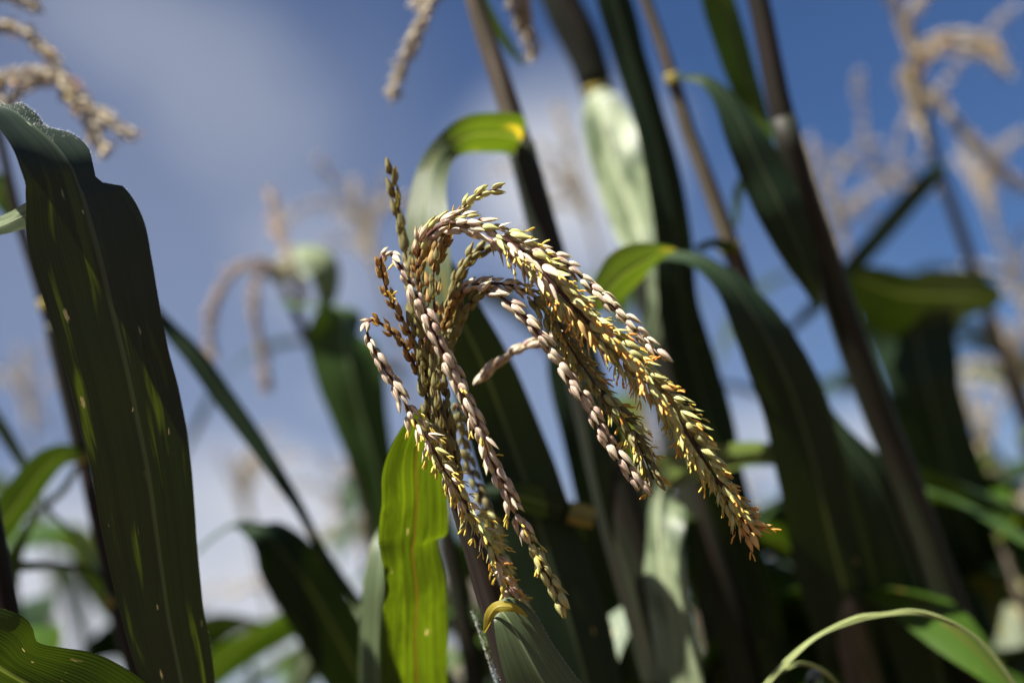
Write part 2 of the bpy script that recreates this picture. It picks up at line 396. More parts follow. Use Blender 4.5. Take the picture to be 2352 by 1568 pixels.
def leaf(plant, pts, mat='leaf', n=60, label=None, seed=None, name='leaf', **kw):
    """pts: (x, y, d, width-, width+, turn in degrees); + is to the image right for a leaf that runs downwards"""
    seed = rnd.uniform(0, 50) if seed is None else seed
    ctrl = []
    for q in pts:
        x, y, d, wl, wr, phi = q
        p = P(x, y, d); ctrl.append((p.x, p.y, p.z, wl * d / FL, wr * d / FL, R(phi)))
    sm, _ = catmull(ctrl, n)
    ps = [Vector(s[:3]) for s in sm]; rows = []
    last = None
    for i, s in enumerate(sm):
        t = (ps[min(i+1, n-1)] - ps[max(i-1, 0)]).normalized()
        v = (ps[i] - CAM).normalized()
        c0 = t.cross(v).normalized(); nn = c0.cross(t)
        c = c0 * math.cos(s[5]) + nn * math.sin(s[5])
        rows.append((ps[i], c, max(s[3], .0003), max(s[4], .0003)))
    mb, grid = blade(rows, seed=seed, **kw)
    o = part(name, mb.mesh(name, M[mat]), plant, label=label)
    return o, grid

def stalk_to_ground(pts, n=40, lean=0.03):
    """pts (x, y, d, radius px) from top to bottom; carries on down to the soil"""
    ctrl = []
    for x, y, d, r in pts:
        p = P(x, y, d); ctrl.append((p.x, p.y, p.z, r * d / FL))
    a, b = Vector(ctrl[-2][:3]), Vector(ctrl[-1][:3]); t = (b - a).normalized()
    q = b.copy(); r = ctrl[-1][3]
    for k in range(1, 5):
        f = k / 4
        dz = ctrl[-1][2] * f
        h = Vector((t.x, t.y, 0)) * (0.25 * f * (1 - .5 * f))
        ctrl.append((b.x + h.x, b.y + h.y, ctrl[-1][2] if False else b.z * (1 - f), r * (1 + .25 * f)))
    sm, _ = catmull(ctrl, n)
    base = Vector(ctrl[-1][:3])
    return [Vector(s[:3]) for s in sm], [s[3] for s in sm], base

def collar(plant, x, y, d, r, tdir=(0.25, 1.0), h=26, mat='collar'):
    """pale swollen leaf joint round the stalk"""
    mb = MB()
    a = Vector(tdir).normalized()
    ps, rs = [], []
    for k in range(7):
        f = k / 6 - .5
        ps.append(P(x + a.x * h * f, y + a.y * h * f, d)); rs.append(r * d / FL * (1.03 + .07 * math.cos(f * math.pi) ** 1.5 if abs(f) < .5 else 1.02))
    tube(mb, ps, rs, 14)
    return part('collar', mb.mesh('collar', M[mat]), plant)

# ------------------------------------------------------------------ spikelets and anthers (shared meshes)
def ovoid(mb, prof, wx, wy, mat=None, seg=8, bend=0.0, arc=(0, 2 * math.pi), L=1.0):
    closed = abs(arc[1] - arc[0] - 2 * math.pi) < 1e-4
    vs = []; cols = seg if closed else seg + 1
    for t, r in prof:
        for k in range(cols):
            a = arc[0] + (arc[1] - arc[0]) * k / seg
            rr = r * (1 + .05 * (k % 2))
            vs.append(Vector((math.cos(a) * wx * rr, math.sin(a) * wy * rr + bend * t * t, t * L)))
    fs, us = [], []
    for i in range(len(prof) - 1):
        for k in range(seg):
            k2 = (k + 1) % cols if closed else k + 1
            fs.append([i*cols+k, i*cols+k2, (i+1)*cols+k2, (i+1)*cols+k])
            us.append([(k/seg, prof[i][0]), ((k+1)/seg, prof[i][0]), ((k+1)/seg, prof[i+1][0]), (k/seg, prof[i+1][0])])
    mb.add(vs, fs, us, mat)

def spikelet_mb(kind, rs):
    mb = MB()
    body = [(0, .25), (.1, .70), (.26, 1.0), (.44, .96), (.64, .70), (.84, .34), (1, .02)]
    sh = [(0.02, .35), (.12, .80), (.30, 1.06), (.48, 1.0), (.68, .72), (.87, .34), (1.03, .02)]
    wx = rs.uniform(.165, .20); wy = rs.uniform(.12, .15)
    if kind == 'closed':
        ovoid(mb, body, wx * .92, wy * .95, seg=8, bend=rs.uniform(-.06, .02))
        ovoid(mb, sh, wx * 1.08, wy * 1.15, Matrix.Rotation(R(rs.uniform(1, 5)), 4, 'Y'), seg=4, arc=(-.05 * math.pi, .60 * math.pi), bend=rs.uniform(.0, .04))
        ovoid(mb, sh, wx * 1.16, wy * 1.28, Matrix.Rotation(R(-rs.uniform(2, 6)), 4, 'Y') @ Matrix.Diagonal((1, 1, rs.uniform(.82, .95), 1)), seg=4, arc=(.48 * math.pi, 1.08 * math.pi), bend=rs.uniform(.0, .04))
    else:      # glumes parted
        a = rs.uniform(8, 17)
        ovoid(mb, body, wx * .85, wy * .7, Matrix.Rotation(R(a), 4, 'X'), seg=6, bend=-.08)
        ovoid(mb, sh, wx * 1.0, wy * .9, Matrix.Rotation(R(-a * .9), 4, 'X'), seg=5, arc=(0.05 * math.pi, .95 * math.pi), bend=.10)
        ovoid(mb, body, wx * .5, wy * .5, Matrix.Rotation(R(-a * .2), 4, 'X') @ Matrix.Diagonal((1, 1, .8, 1)), seg=5)
    return mb
rs_ = random.Random(3)
SP_MB = {'closed': [spikelet_mb('closed', rs_) for _ in range(4)], 'open': [spikelet_mb('open', rs_) for _ in range(4)]}
_spm = {}
def sp_mesh(kind, i, mat):
    k = (kind, i, mat)
    if k not in _spm: _spm[k] = SP_MB[kind][i].mesh('spikelet', M[mat])
    return _spm[k]

def anther_mb(bend):
    mb = MB(); vs = []
    prof = [(0, .07), (.08, .11), (.5, .12), (.92, .10), (1, .05)]
    for t, r in prof:
        for k in range(6):
            a = math.pi * k / 3
            rr = r * (1.25 if k % 3 == 0 else .8)
            vs.append(Vector((math.cos(a) * rr, math.sin(a) * rr + bend * t * (1 - t), t)))
    fs, us = [], []
    for i in range(len(prof) - 1):
        for k in range(6):
            fs.append([i*6+k, i*6+(k+1) % 6, (i+1)*6+(k+1) % 6, (i+1)*6+k]); us.append([(k/6, 0), ((k+1)/6, 0), ((k+1)/6, 1), (k/6, 1)])
    fs.append([24 + k for k in range(6)]); us.append([(0, 1)] * 6)
    mb.add(vs, fs, us); return mb
AN_MB = [anther_mb(b) for b in (.15, -.2, .4)]
_anm = {}
def an_mesh(i, mat):
    if (i, mat) not in _anm: _anm[(i, mat)] = AN_MB[i].mesh('anther', M[mat])
    return _anm[(i, mat)]

def basis(z, y):
    z = z.normalized(); y = (y - z * y.dot(z)).normalized(); x = y.cross(z)
    return Matrix((x, y, z)).transposed().to_4x4()

G = Vector((0, 0, -1))
LS, RS = 1.42, 1.6
def grow(pts, step=0.0045, rows=2, tilt=(10, 20), length=0.0092, start=0.0, mat='sp_purple', open_=lambda f: 0.0,
         anth=lambda f: 0.0, orange=lambda f: 0.0, twist=0.5, size=lambda f: 1.0, rad=0.0015, seed=0, pair=0.55, world=False, amt=None):
    """one branch: returns its axis and the placements of its spikelets and anthers"""
    rs = random.Random(seed)
    ctrl = [tuple(q) if world else tuple(P(*q)) for q in pts]
    sm, L = catmull(ctrl, max(24, int(L0(ctrl) / 0.003)))
    ps = [Vector(s) for s in sm]
    ps = [p + mnoise.noise_vector(p * 38 + Vector((seed, 0, 0))) * .0016 * min(1, i / 12) + mnoise.noise_vector(p * 110) * .0005 for i, p in enumerate(ps)]   # little kinks
    T, N = frames(ps)
    sps, ans = [], []
    k = 0; s = start * L; ph = rs.uniform(0, 6)
    while s < L:
        f = s / L; i = min(len(ps) - 1, int(f * (len(ps) - 1)))
        tw = ph + twist * s * 30
        for j in range(1 if rows == 2 else 2):
            ang = tw + math.pi * (k % 2) if rows == 2 else tw + math.pi * j + (math.pi / 2) * (k % 2)
            for sg in (-1, 1):
                a = ang + sg * pair * 1.15 + rs.uniform(-.2, .2)
                B = T[i].cross(N[i]); rad_v = N[i] * math.cos(a) + B * math.sin(a)
                op = rs.random() < open_(f)
                tl = R(rs.uniform(*tilt) + (rs.uniform(3, 22) if op else 0))
                z = T[i] * math.cos(tl) + rad_v * math.sin(tl)
                if op: z = (z + G * .12).normalized()
                ln = length * LS * rs.uniform(.78, 1.16) * size(f)
                pos = ps[i] + rad_v * rad * RS * size(f) + T[i] * (ln * (.18 if sg > 0 else -.02))
                z = (z + Vector((rs.gauss(0, .055), rs.gauss(0, .055), rs.gauss(0, .055)))).normalized()
                mw = Matrix.Translation(pos) @ basis(z, rad_v) @ Matrix.Diagonal((ln * rs.uniform(.76, 1.06), ln * rs.uniform(.85, 1.15), ln * rs.uniform(.9, 1.12), 1))
                mm = mat(f, rs) if callable(mat) else mat
                sps.append((mw, 'open' if op else 'closed', rs.randrange(4), mm, rad_v))
                if rs.random() < anth(f):
                    for _ in range(rs.choice((2, 2, 3))):
                        tipp = pos + z * ln * rs.uniform(.55, .95) + rad_v * .0012
                        dr = (z * .8 + rad_v * .55 + G * rs.uniform(.0, 1.3) + Vector((rs.gauss(0, .38), rs.gauss(0, .38), rs.gauss(0, .3)))).normalized()
                        fil = tipp + (dr + G * .5).normalized() * rs.uniform(0, .0032)
                        al = rs.uniform(.0055, .0080)
                        am = 'anther_orange' if rs.random() < orange(f) else 'anther_yellow'
                        ans.append((Matrix.Translation(fil) @ basis(dr, rad_v) @ Matrix.Diagonal((al * 1.0, al * 1.0, al, 1)), rs.randrange(3), am, tipp, fil))
        k += 1; s += step * rs.uniform(.85, 1.15)
    return ps, sps, ans

def L0(ctrl): return sum((Vector(b[:3]) - Vector(a[:3])).length for a, b in zip(ctrl, ctrl[1:]))

def branch(plant, grown, r0=0.0013, r1=0.0006, axis_mat='rachis', solo=None, solo_an=None, label=None, name='tassel_branch'):
    """axis mesh as the part; spikelets chosen in solo become sub-parts, the rest one joined sub-part"""
    ps, sps, ans = grown
    n = len(ps); mb = MB()
    sel = ps[::2] + ([ps[-1]] if (n - 1) % 2 else [])
    tube(mb, sel, [r0 + (r1 - r0) * i / (len(sel) - 1) for i in range(len(sel))], 7)
    b = part(name, mb.mesh(name, M[axis_mat]), plant, label=label)
    rest = {}
    for idx, (mw, kd, vi, mt, rv) in enumerate(sps):
        if solo and idx in solo:
            o = bpy.data.objects.new('spikelet', sp_mesh(kd, vi, mt)); COL.objects.link(o); o.parent = b; o.matrix_basis = mw
        else: rest.setdefault(mt, MB()).add(SP_MB[kd][vi].v, SP_MB[kd][vi].f, SP_MB[kd][vi].uv, mw)
    if rest: joined('spikelets', rest, b)
    rest = {}
    for idx, (mw, vi, mt, a, c) in enumerate(ans):
        if solo_an and idx in solo_an:
            o = bpy.data.objects.new('anther', an_mesh(vi, mt)); COL.objects.link(o); o.parent = b; o.matrix_basis = mw
        else: rest.setdefault(mt, MB()).add(AN_MB[vi].v, AN_MB[vi].f, AN_MB[vi].uv, mw)
        if (c - a).length > .0012:
            fm = rest.setdefault('filament', MB())
            d = (c - a).normalized().orthogonal() * .00012; e = (c - a).normalized().cross(d)
            fm.add([a + d, a - d * .5 + e, a - d * .5 - e, c + d, c - d * .5 + e, c - d * .5 - e], [[0, 1, 4, 3], [1, 2, 5, 4], [2, 0, 3, 5]], [[(0, 0)] * 4] * 3)
    if rest: joined('anthers', rest, b)
    return b

def joined(name, groups, parent):
    me = bpy.data.meshes.new(name); V, Fc, U, MI = [], [], [], []
    for mi, (mt, mb) in enumerate(groups.items()):
        o = len(V); V += [tuple(v) for v in mb.v]
        Fc += [[i + o for i in f] for f in mb.f]; U += mb.uv; MI += [mi] * len(mb.f); me.materials.append(M[mt])
    me.from_pydata(V, [], Fc)
    me.uv_layers.new(name='uv').data.foreach_set('uv', [c for f in U for q in f for c in q])
    me.polygons.foreach_set('material_index', MI)
    me.polygons.foreach_set('use_smooth', [True] * len(MI)); me.update()
    o = bpy.data.objects.new(name, me); COL.objects.link(o); o.parent = parent; o['kind'] = 'stuff'
    return o

def hairs(parent, roots, length=(.0012, .0026), width=.00011, seed=1):
    """roots: (point, direction)"""
    rs = random.Random(seed); mb = MB()
    for p, d in roots:
        l = rs.uniform(*length)
        d = (d + Vector((rs.gauss(0, .35), rs.gauss(0, .35), rs.gauss(0, .35)))).normalized()
        a = d.orthogonal().normalized() * width; b = d.cross(a)
        q = p + d * l
        mb.add([p + a, p - a * .5 + b * .87, p - a * .5 - b * .87, q], [[0, 1, 3], [1, 2, 3], [2, 0, 3]], [[(0, 0)] * 3] * 3)
    return part('hairs', mb.mesh('hairs', M['hair']), parent, kind='stuff')

# ------------------------------------------------------------------ the soil
def ground():
    mb = MB(); n = 60; S = 400.0; vs = []
    for j in range(n + 1):
        for i in range(n + 1):
            x = (i / n * 2 - 1); y = (j / n * 2 - 1)
            x = math.copysign(abs(x) ** 2.2, x) * S; y = math.copysign(abs(y) ** 2.2, y) * S
            vs.append(Vector((x, y, .03 * mnoise.noise(Vector((x * .8, y * .8, 0))) - .01)))
    fs = [[j*(n+1)+i, j*(n+1)+i+1, (j+1)*(n+1)+i+1, (j+1)*(n+1)+i] for j in range(n) for i in range(n)]
    mb.add(vs, fs, [[(0, 0)] * 4] * len(fs))
    o = bpy.data.objects.new('ground', mb.mesh('ground', soil_mat())); COL.objects.link(o); o['kind'] = 'structure'
ground()

GROUP = 'maize plants standing in the field'
def plant(stalk_pts, label, smat='stalk', group=GROUP, n=44, seg=14, cat='maize plant', joints=()):
    ps, rs, base = stalk_to_ground(stalk_pts, n)
    t = thing('maize_plant', base, label, cat, group)
    mb = MB(); tube(mb, ps, rs, seg, vscale=1.0, flute=.012)
    part('stalk', mb.mesh('stalk', M[smat]), t)
    return t

def sheath(pl, pts, mat='sheath', n=20):
    """leaf base rolled round the stalk"""
    ctrl = [(*P(x, y, d), r * d / FL) for x, y, d, r in pts]
    sm, _ = catmull(ctrl, n); mb = MB()
    tube(mb, [Vector(s[:3]) for s in sm], [s[3] for s in sm], 16)
    return part('sheath', mb.mesh('sheath', M[mat]), pl)

def far_tassel(pl, branches, seed=0, mat='sp_far', step=0.0073, d=None, length=.0095, rows=2, anth=.0, rad=.0018):
    for k, pts in enumerate(branches):
        g = grow(pts, step=step, rows=rows, mat=mat, seed=seed + k, length=length, open_=lambda f: .3, anth=lambda f: anth, orange=lambda f: .6, tilt=(12, 26), rad=rad)
        branch(pl, g)

# ================================================================== the tassel plant in focus
main = plant([(972, 800, 1.178, 14), (1000, 930, 1.18, 17), (1040, 1100, 1.18, 20), (1085, 1250, 1.18, 25), (1125, 1370, 1.18, 31), (1165, 1500, 1.18, 37), (1195, 1600, 1.18, 40)],
             'sharp maize plant whose drooping tassel with yellow and orange anthers fills the middle', n=60)
# leaf that opens at the collar towards the lower right
lf, gr = leaf(main, [(1130, 1400, 1.158, 4, 6, 20), (1150, 1402, 1.150, 24, 48, 24), (1178, 1440, 1.147, 50, 70, 26), (1210, 1500, 1.146, 72, 74, 28), (1252, 1575, 1.148, 92, 84, 28), (1325, 1690, 1.155, 108, 96, 28), (1430, 1860, 1.17, 110, 90, 25)],
              'leaf_grey', keel=.10, wave=.02, n=50, label='broad grey green leaf opening from the yellow collar')
roots = [(g[0][-1], (g[0][-1] - g[0][-3]).normalized()) for g in gr[3:30]]
rr = random.Random(4)
rts = []
for a, b in zip(gr[4:34], gr[5:35]):
    for k in range(14):
        f = rr.random(); p = a[0][-1].lerp(b[0][-1], f); rts.append((p, ((a[0][-1] - a[0][-3]).normalized() + a[1] * rr.uniform(-.5, .5))))
hairs(lf, rts, (.0008, .0018), .00006)
# yellow rim of the leaf joint
M['ligule'] = leaf_mat('maize_ligule', dark=(.22, .17, .02), mid=(.42, .34, .05), trans=(.62, .46, .02), tw=.5, rib=(.4, .34, .1), ribt=(.6, .45, .05))
leaf(main, [(1112, 1452, 1.158, 2, 2, 0), (1118, 1436, 1.152, 5, 9, 10), (1126, 1412, 1.146, 9, 14, 10), (1142, 1394, 1.142, 12, 14, 10), (1166, 1392, 1.141, 11, 12, 10), (1190, 1400, 1.143, 7, 8, 10), (1212, 1416, 1.148, 1, 2, 10)],
     'ligule', name='leaf_joint', n=30, keel=.2, wave=.2)
# thin leaf lit from behind, hanging behind the spikes
leaf(main, [(1022, 925, 1.20, 5, 3, 30), (990, 950, 1.203, 30, 26, 35), (964, 1000, 1.208, 60, 72, 38), (955, 1065, 1.215, 96, 90, 40), (956, 1150, 1.23, 95, 90, 36), (950, 1235, 1.24, 90, 96, 32), (946, 1262, 1.243, 87, 97, 42), (955, 1360, 1.265, 88, 94, 36), (955, 1480, 1.295, 88, 92, 34), (958, 1620, 1.33, 86, 86, 34), (975, 1900, 1.38, 60, 60, 20), (1000, 2150, 1.42, 10, 10, 8)],
     'leaf_bright', keel=.07, wave=.07, wfreq=24, ripple=.04, n=120, seed=2.0, label='bright green leaf lit from behind, hanging straight down')
# hairs on the stalk below the joint
rts = []
for k in range(380):
    f = rr.random(); s = rr.choice((-1, -1, -1, 1))
    x = 1115 + f * 70; y = 1400 + f * 190; r = (33 + 6 * f)
    a = rr.uniform(-.5, .9) * s
    rts.append((P(x + s * r * math.cos(a), y, 1.18 - math.sin(abs(a)) * r * 1.18 / FL), RX * s + UP * .2))
hairs(main, rts, (.0012, .0024), .00007, 2)

pu = lambda lo: (lambda f, rs: 'sp_amber' if f < lo else 'sp_purple')
def B(*a, **k): return grow(*a, **k)
bright = [
 # thick central spike
 ('B1', B([(985, 800, 1.18), (968, 700, 1.17), (962, 620, 1.165), (972, 560, 1.16), (1005, 524, 1.15), (1060, 512, 1.145), (1130, 535, 1.14), (1200, 578, 1.135), (1260, 640, 1.13),
          (1330, 715, 1.13), (1395, 780, 1.13), (1460, 845, 1.13), (1515, 905, 1.13), (1570, 980, 1.13), (1620, 1060, 1.135), (1675, 1145, 1.14), (1728, 1220, 1.15)],
         step=0.0058, rows=4, tilt=(9, 25), length=.0106, rad=.0036, seed=11, twist=.3,
         mat=lambda f, r: 'sp_amber' if f < .17 else ('sp_purple' if f < .47 and r.random() < .66 else ('sp_orange' if (.47 < f < .72 and r.random() < .2) or f > .97 else 'sp_olive')),
         open_=lambda f: 0 if f < .32 else .55, size=lambda f: .62 if f < .15 else (.92 if f < .34 else (1.12 if f < .85 else .9)),
         anth=lambda f: 0 if f < .33 else (.9 if f < .5 else (.8 if f < .8 else .5)), orange=lambda f: .02 if f < .45 else (.7 if f < .70 else (.3 if f < .93 else .95))), dict(r0=.0022, r1=.0009)),
 ('B2', B([(1010, 790, 1.19), (1030, 715, 1.188), (1055, 640, 1.185), (1085, 588, 1.18), (1135, 563, 1.17), (1210, 565, 1.16), (1280, 595, 1.155), (1345, 645, 1.15), (1400, 695, 1.145), (1450, 745, 1.14), (1488, 790, 1.138), (1512, 822, 1.137)],
         step=0.0069, rows=2, tilt=(7, 13), length=.0100, seed=5, mat=lambda f, r: 'sp_dark' if f < .36 else 'sp_purple', rad=.0018), {}),
 ('B3', B([(1015, 760, 1.17), (1035, 705, 1.168), (1062, 668, 1.16), (1110, 652, 1.155), (1170, 655, 1.155), (1225, 680, 1.158), (1275, 740, 1.16), (1310, 800, 1.16), (1360, 870, 1.158), (1410, 935, 1.155), (1455, 1000, 1.15), (1485, 1060, 1.15), (1500, 1100, 1.15)],
         step=0.0063, rows=4, tilt=(12, 24), length=.0092, seed=8, mat=lambda f, r: 'sp_amber' if f < .12 else ('sp_purple' if f < .36 else ('sp_dark' if r.random() < .6 else 'sp_olive')),
         size=lambda f: .72 if f < .36 else 1.0, open_=lambda f: 0 if f < .4 else .6, anth=lambda f: 0 if f < .38 else (.95 if f < .62 else .7), orange=lambda f: .18, rad=.0024), {}),
 ('B4', B([(1020, 830, 1.18), (1045, 765, 1.18), (1062, 722, 1.175), (1092, 680, 1.16), (1130, 672, 1.15), (1172, 697, 1.145), (1222, 750, 1.14), (1262, 805, 1.14), (1305, 865, 1.14), (1345, 925, 1.14), (1378, 980, 1.14), (1415, 1035, 1.14), (1445, 1080, 1.14), (1466, 1112, 1.14)],
         step=0.0076, rows=2, tilt=(6, 12), length=.0108, seed=14, mat=lambda f, r: 'sp_dark' if f < .25 else 'sp_purple', rad=.0014), {}),
 ('B5', B([(985, 860, 1.165), (955, 800, 1.155), (925, 735, 1.15), (897, 680, 1.145), (878, 630, 1.14), (874, 592, 1.13), (893, 580, 1.125), (918, 605, 1.12), (945, 660, 1.12), (975, 720, 1.12), (1010, 790, 1.12), (1045, 865, 1.12), (1080, 945, 1.12), (1112, 1020, 1.12),
           (1148, 1095, 1.12), (1180, 1165, 1.125), (1210, 1225, 1.13), (1243, 1290, 1.13), (1275, 1350, 1.135), (1292, 1392, 1.135)],
         step=0.0065, rows=2, tilt=(6, 12), length=.0100, seed=21, mat=lambda f, r: 'sp_amber' if f < .24 else ('sp_olive' if f > .84 else 'sp_purple'), pair=.68,
         size=lambda f: .72 if f < .34 else 1.0, open_=lambda f: .12 if f > .5 else 0, anth=lambda f: .45 if (.60 < f < .68 or .8 < f < .9) else .02, rad=.0019), {}),
 ('B6', B([(970, 880, 1.165), (950, 835, 1.16), (918, 785, 1.155), (885, 750, 1.15), (858, 733, 1.14), (842, 742, 1.135), (850, 785, 1.13), (878, 835, 1.13), (912, 890, 1.13), (940, 945, 1.13), (970, 990, 1.13), (1005, 1050, 1.13), (1045, 1110, 1.13), (1080, 1170, 1.135),
           (1112, 1225, 1.14), (1140, 1285, 1.15), (1165, 1340, 1.17), (1185, 1385, 1.19)],
         step=0.0065, rows=2, tilt=(10, 19), length=.0090, seed=27, mat=lambda f, r: 'sp_amber' if f < .2 else ('sp_purple' if f < .52 else ('sp_purple' if r.random() < .5 else 'sp_olive')), pair=.6,
         size=lambda f: .75 if f < .3 else 1.0, open_=lambda f: .9 if f > .44 else 0, anth=lambda f: 0 if f < .42 else (1.0 if f < .9 else .7), orange=lambda f: .05 if f < .8 else .3, rad=.0017), {}),
 ('B7', B([(955, 760, 1.20), (945, 690, 1.205), (935, 610, 1.21), (922, 530, 1.21), (908, 450, 1.205), (899, 392, 1.20)],
         step=0.0099, rows=2, tilt=(6, 13), length=.0105, seed=31, mat='sp_dark', rad=.0011, pair=.45), {}),
 ('B8', B([(1000, 600, 1.165), (1025, 545, 1.155), (1052, 495, 1.15), (1082, 458, 1.145), (1118, 438, 1.14), (1150, 428, 1.14)],
         step=0.0081, rows=2, tilt=(12, 22), length=.0090, seed=36, mat=lambda f, r: 'sp_amber' if f < .5 else 'sp_olive', rad=.0013), {}),
 ('B9', B([(1000, 820, 1.155), (996, 740, 1.15), (994, 660, 1.15), (1002, 590, 1.15), (1014, 545, 1.15)],
         step=0.0074, rows=2, tilt=(6, 14), length=.0090, seed=41, mat=lambda f, r: 'sp_amber' if r.random() < .5 else 'sp_dark', rad=.0022), {}),
 ('B10', B([(985, 900, 1.16), (972, 830, 1.155), (962, 770, 1.15), (958, 725, 1.15)],
         step=0.0067, rows=4, tilt=(6, 12), length=.0080, seed=44, mat='sp_dark', rad=.0022), {}),
 ('B11', B([(1090, 885, 1.235), (1130, 845, 1.235), (1175, 812, 1.23), (1230, 788, 1.225), (1290, 768, 1.22)],
         step=0.0074, rows=2, tilt=(5, 11), length=.0105, seed=47, mat='sp_purple', rad=.0010, pair=.4), {}),
 ('B12', B([(1050, 930, 1.22), (1062, 1000, 1.24), (1085, 1090, 1.25), (1110, 1150, 1.25), (1140, 1230, 1.25), (1160, 1300, 1.245), (1180, 1360, 1.24), (1195, 1395, 1.24)],
         step=0.0069, rows=2, tilt=(10, 20), length=.0095, seed=52, mat=lambda f, r: 'sp_dark' if f < .5 else 'sp_olive', open_=lambda f: .4 if f > .4 else 0, anth=lambda f: .3 if f > .5 else 0, orange=lambda f: .4, rad=.0014), {}),
]
# side branches still pressed against the axis
for k, (x0, x1, x2, dd) in enumerate(((962, 980, 1020, 1.163), (980, 1005, 1045, 1.152), (1000, 1024, 1060, 1.168))):
    bright.append(('R%d' % k, B([(1052 + 3 * k, 1165 - 8 * k, 1.175), (x1 + 12, 1000, dd), (x0 + 8, 840 - 14 * k, dd)], step=0.0084, rows=2, tilt=(4, 9), length=.0100, seed=60 + k,
                  mat='sp_dark', rad=.0012, pair=.6), {}))
# choose the spikelets and anthers that show largest as objects of their own
score, score_a = [], []
for bi, (nm, g, kw) in enumerate(bright):
    front = {'B1': 1.0, 'B5': 1.25, 'B4': 1.1, 'B2': .95, 'B6': 1.1, 'B3': .5, 'B8': .8}.get(nm, .2)
    for i, (mw, kd, vi, mt, rv) in enumerate(g[1]):
        p = mw.translation; v = (CAM - p).normalized()
        score.append((front * (1.15 + rv.dot(v)) * (.3 if mt in ('sp_amber', 'sp_dark') else 1), bi, i))
    for i, a in enumerate(g[2]):
        score_a.append((front * (2 + (CAM - a[0].translation).normalized().dot((a[0].translation - g[0][0]).normalized())), bi, i))
score.sort(reverse=True); score_a.sort(reverse=True)
S1, A1 = {}, {}
for s, b, i in score[:300]: S1.setdefault(b, set()).add(i)
for s, b, i in score_a[:280]: A1.setdefault(b, set()).add(i)
for bi, (nm, g, kw) in enumerate(bright):
    branch(main, g, solo=S1.get(bi), solo_an=A1.get(bi), name='central_spike' if nm == 'B1' else 'tassel_branch', **kw)

# ================================================================== plant at the left edge: the broad leaf in front of the sky
left = plant([(-170, 60, 1.30, 22), (-130, 500, 1.30, 26), (-60, 1000, 1.30, 30), (40, 1568, 1.30, 34), (70, 1750, 1.3, 36)],
             'maize plant just outside the left edge whose broad dark leaf folds over and hangs down')
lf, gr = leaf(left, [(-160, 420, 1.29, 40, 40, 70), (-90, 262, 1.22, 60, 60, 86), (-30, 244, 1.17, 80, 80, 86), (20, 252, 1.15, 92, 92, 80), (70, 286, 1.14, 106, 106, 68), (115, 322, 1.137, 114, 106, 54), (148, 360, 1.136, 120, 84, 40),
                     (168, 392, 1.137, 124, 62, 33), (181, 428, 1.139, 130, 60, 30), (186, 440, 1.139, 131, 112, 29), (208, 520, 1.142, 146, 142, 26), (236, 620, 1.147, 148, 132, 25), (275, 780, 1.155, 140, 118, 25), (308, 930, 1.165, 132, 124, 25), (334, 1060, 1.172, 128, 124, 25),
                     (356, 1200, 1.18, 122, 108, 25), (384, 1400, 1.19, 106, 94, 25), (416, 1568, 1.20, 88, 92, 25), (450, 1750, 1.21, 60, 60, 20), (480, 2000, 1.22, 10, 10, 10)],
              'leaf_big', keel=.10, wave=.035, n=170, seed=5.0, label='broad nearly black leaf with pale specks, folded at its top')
rts = []; rr = random.Random(9)
for i in range(20, 150):
    a, b = gr[i], gr[i + 1]
    dense = 16 if i < 48 else (3 if i < 90 else 1)
    for k in range(dense):
        j = 14 if (i >= 48 or rr.random() < .3) else rr.randint(7, 13)
        f = rr.random(); p = a[0][j].lerp(b[0][j], f)
        if j < 14: p = p.lerp(a[0][j + 1].lerp(b[0][j + 1], f), rr.random())
        e = (a[0][-1] - a[0][-2]).normalized()
        rts.append((p, -a[1] * 1.0 + e * (1.0 if j == 14 else .3) + UP * .5))
hairs(lf, rts, (.0012, .0028), .00008, 5)
# pale tip of another leaf poking out behind it
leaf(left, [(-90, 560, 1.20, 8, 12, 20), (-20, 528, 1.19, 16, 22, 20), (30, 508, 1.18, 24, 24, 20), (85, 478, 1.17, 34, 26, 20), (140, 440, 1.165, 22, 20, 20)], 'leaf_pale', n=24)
# blighted leaf in the lower left corner, lit from behind
leaf(left, [(-190, 1450, 1.14, 90, 100, -30), (-90, 1480, 1.15, 110, 120, -38), (-20, 1520, 1.155, 120, 150, -42), (25, 1548, 1.16, 120, 112, -42), (90, 1585, 1.165, 120, 128, -42), (170, 1630, 1.17, 120, 150, -42), (240, 1690, 1.18, 120, 150, -40), (340, 1830, 1.2, 100, 100, -30), (440, 2000, 1.22, 10, 10, -20)],
     'leaf_spotted', keel=.16, wave=.10, wfreq=30, n=60, seed=1.0, label='green leaf speckled with orange blight, lit from behind')

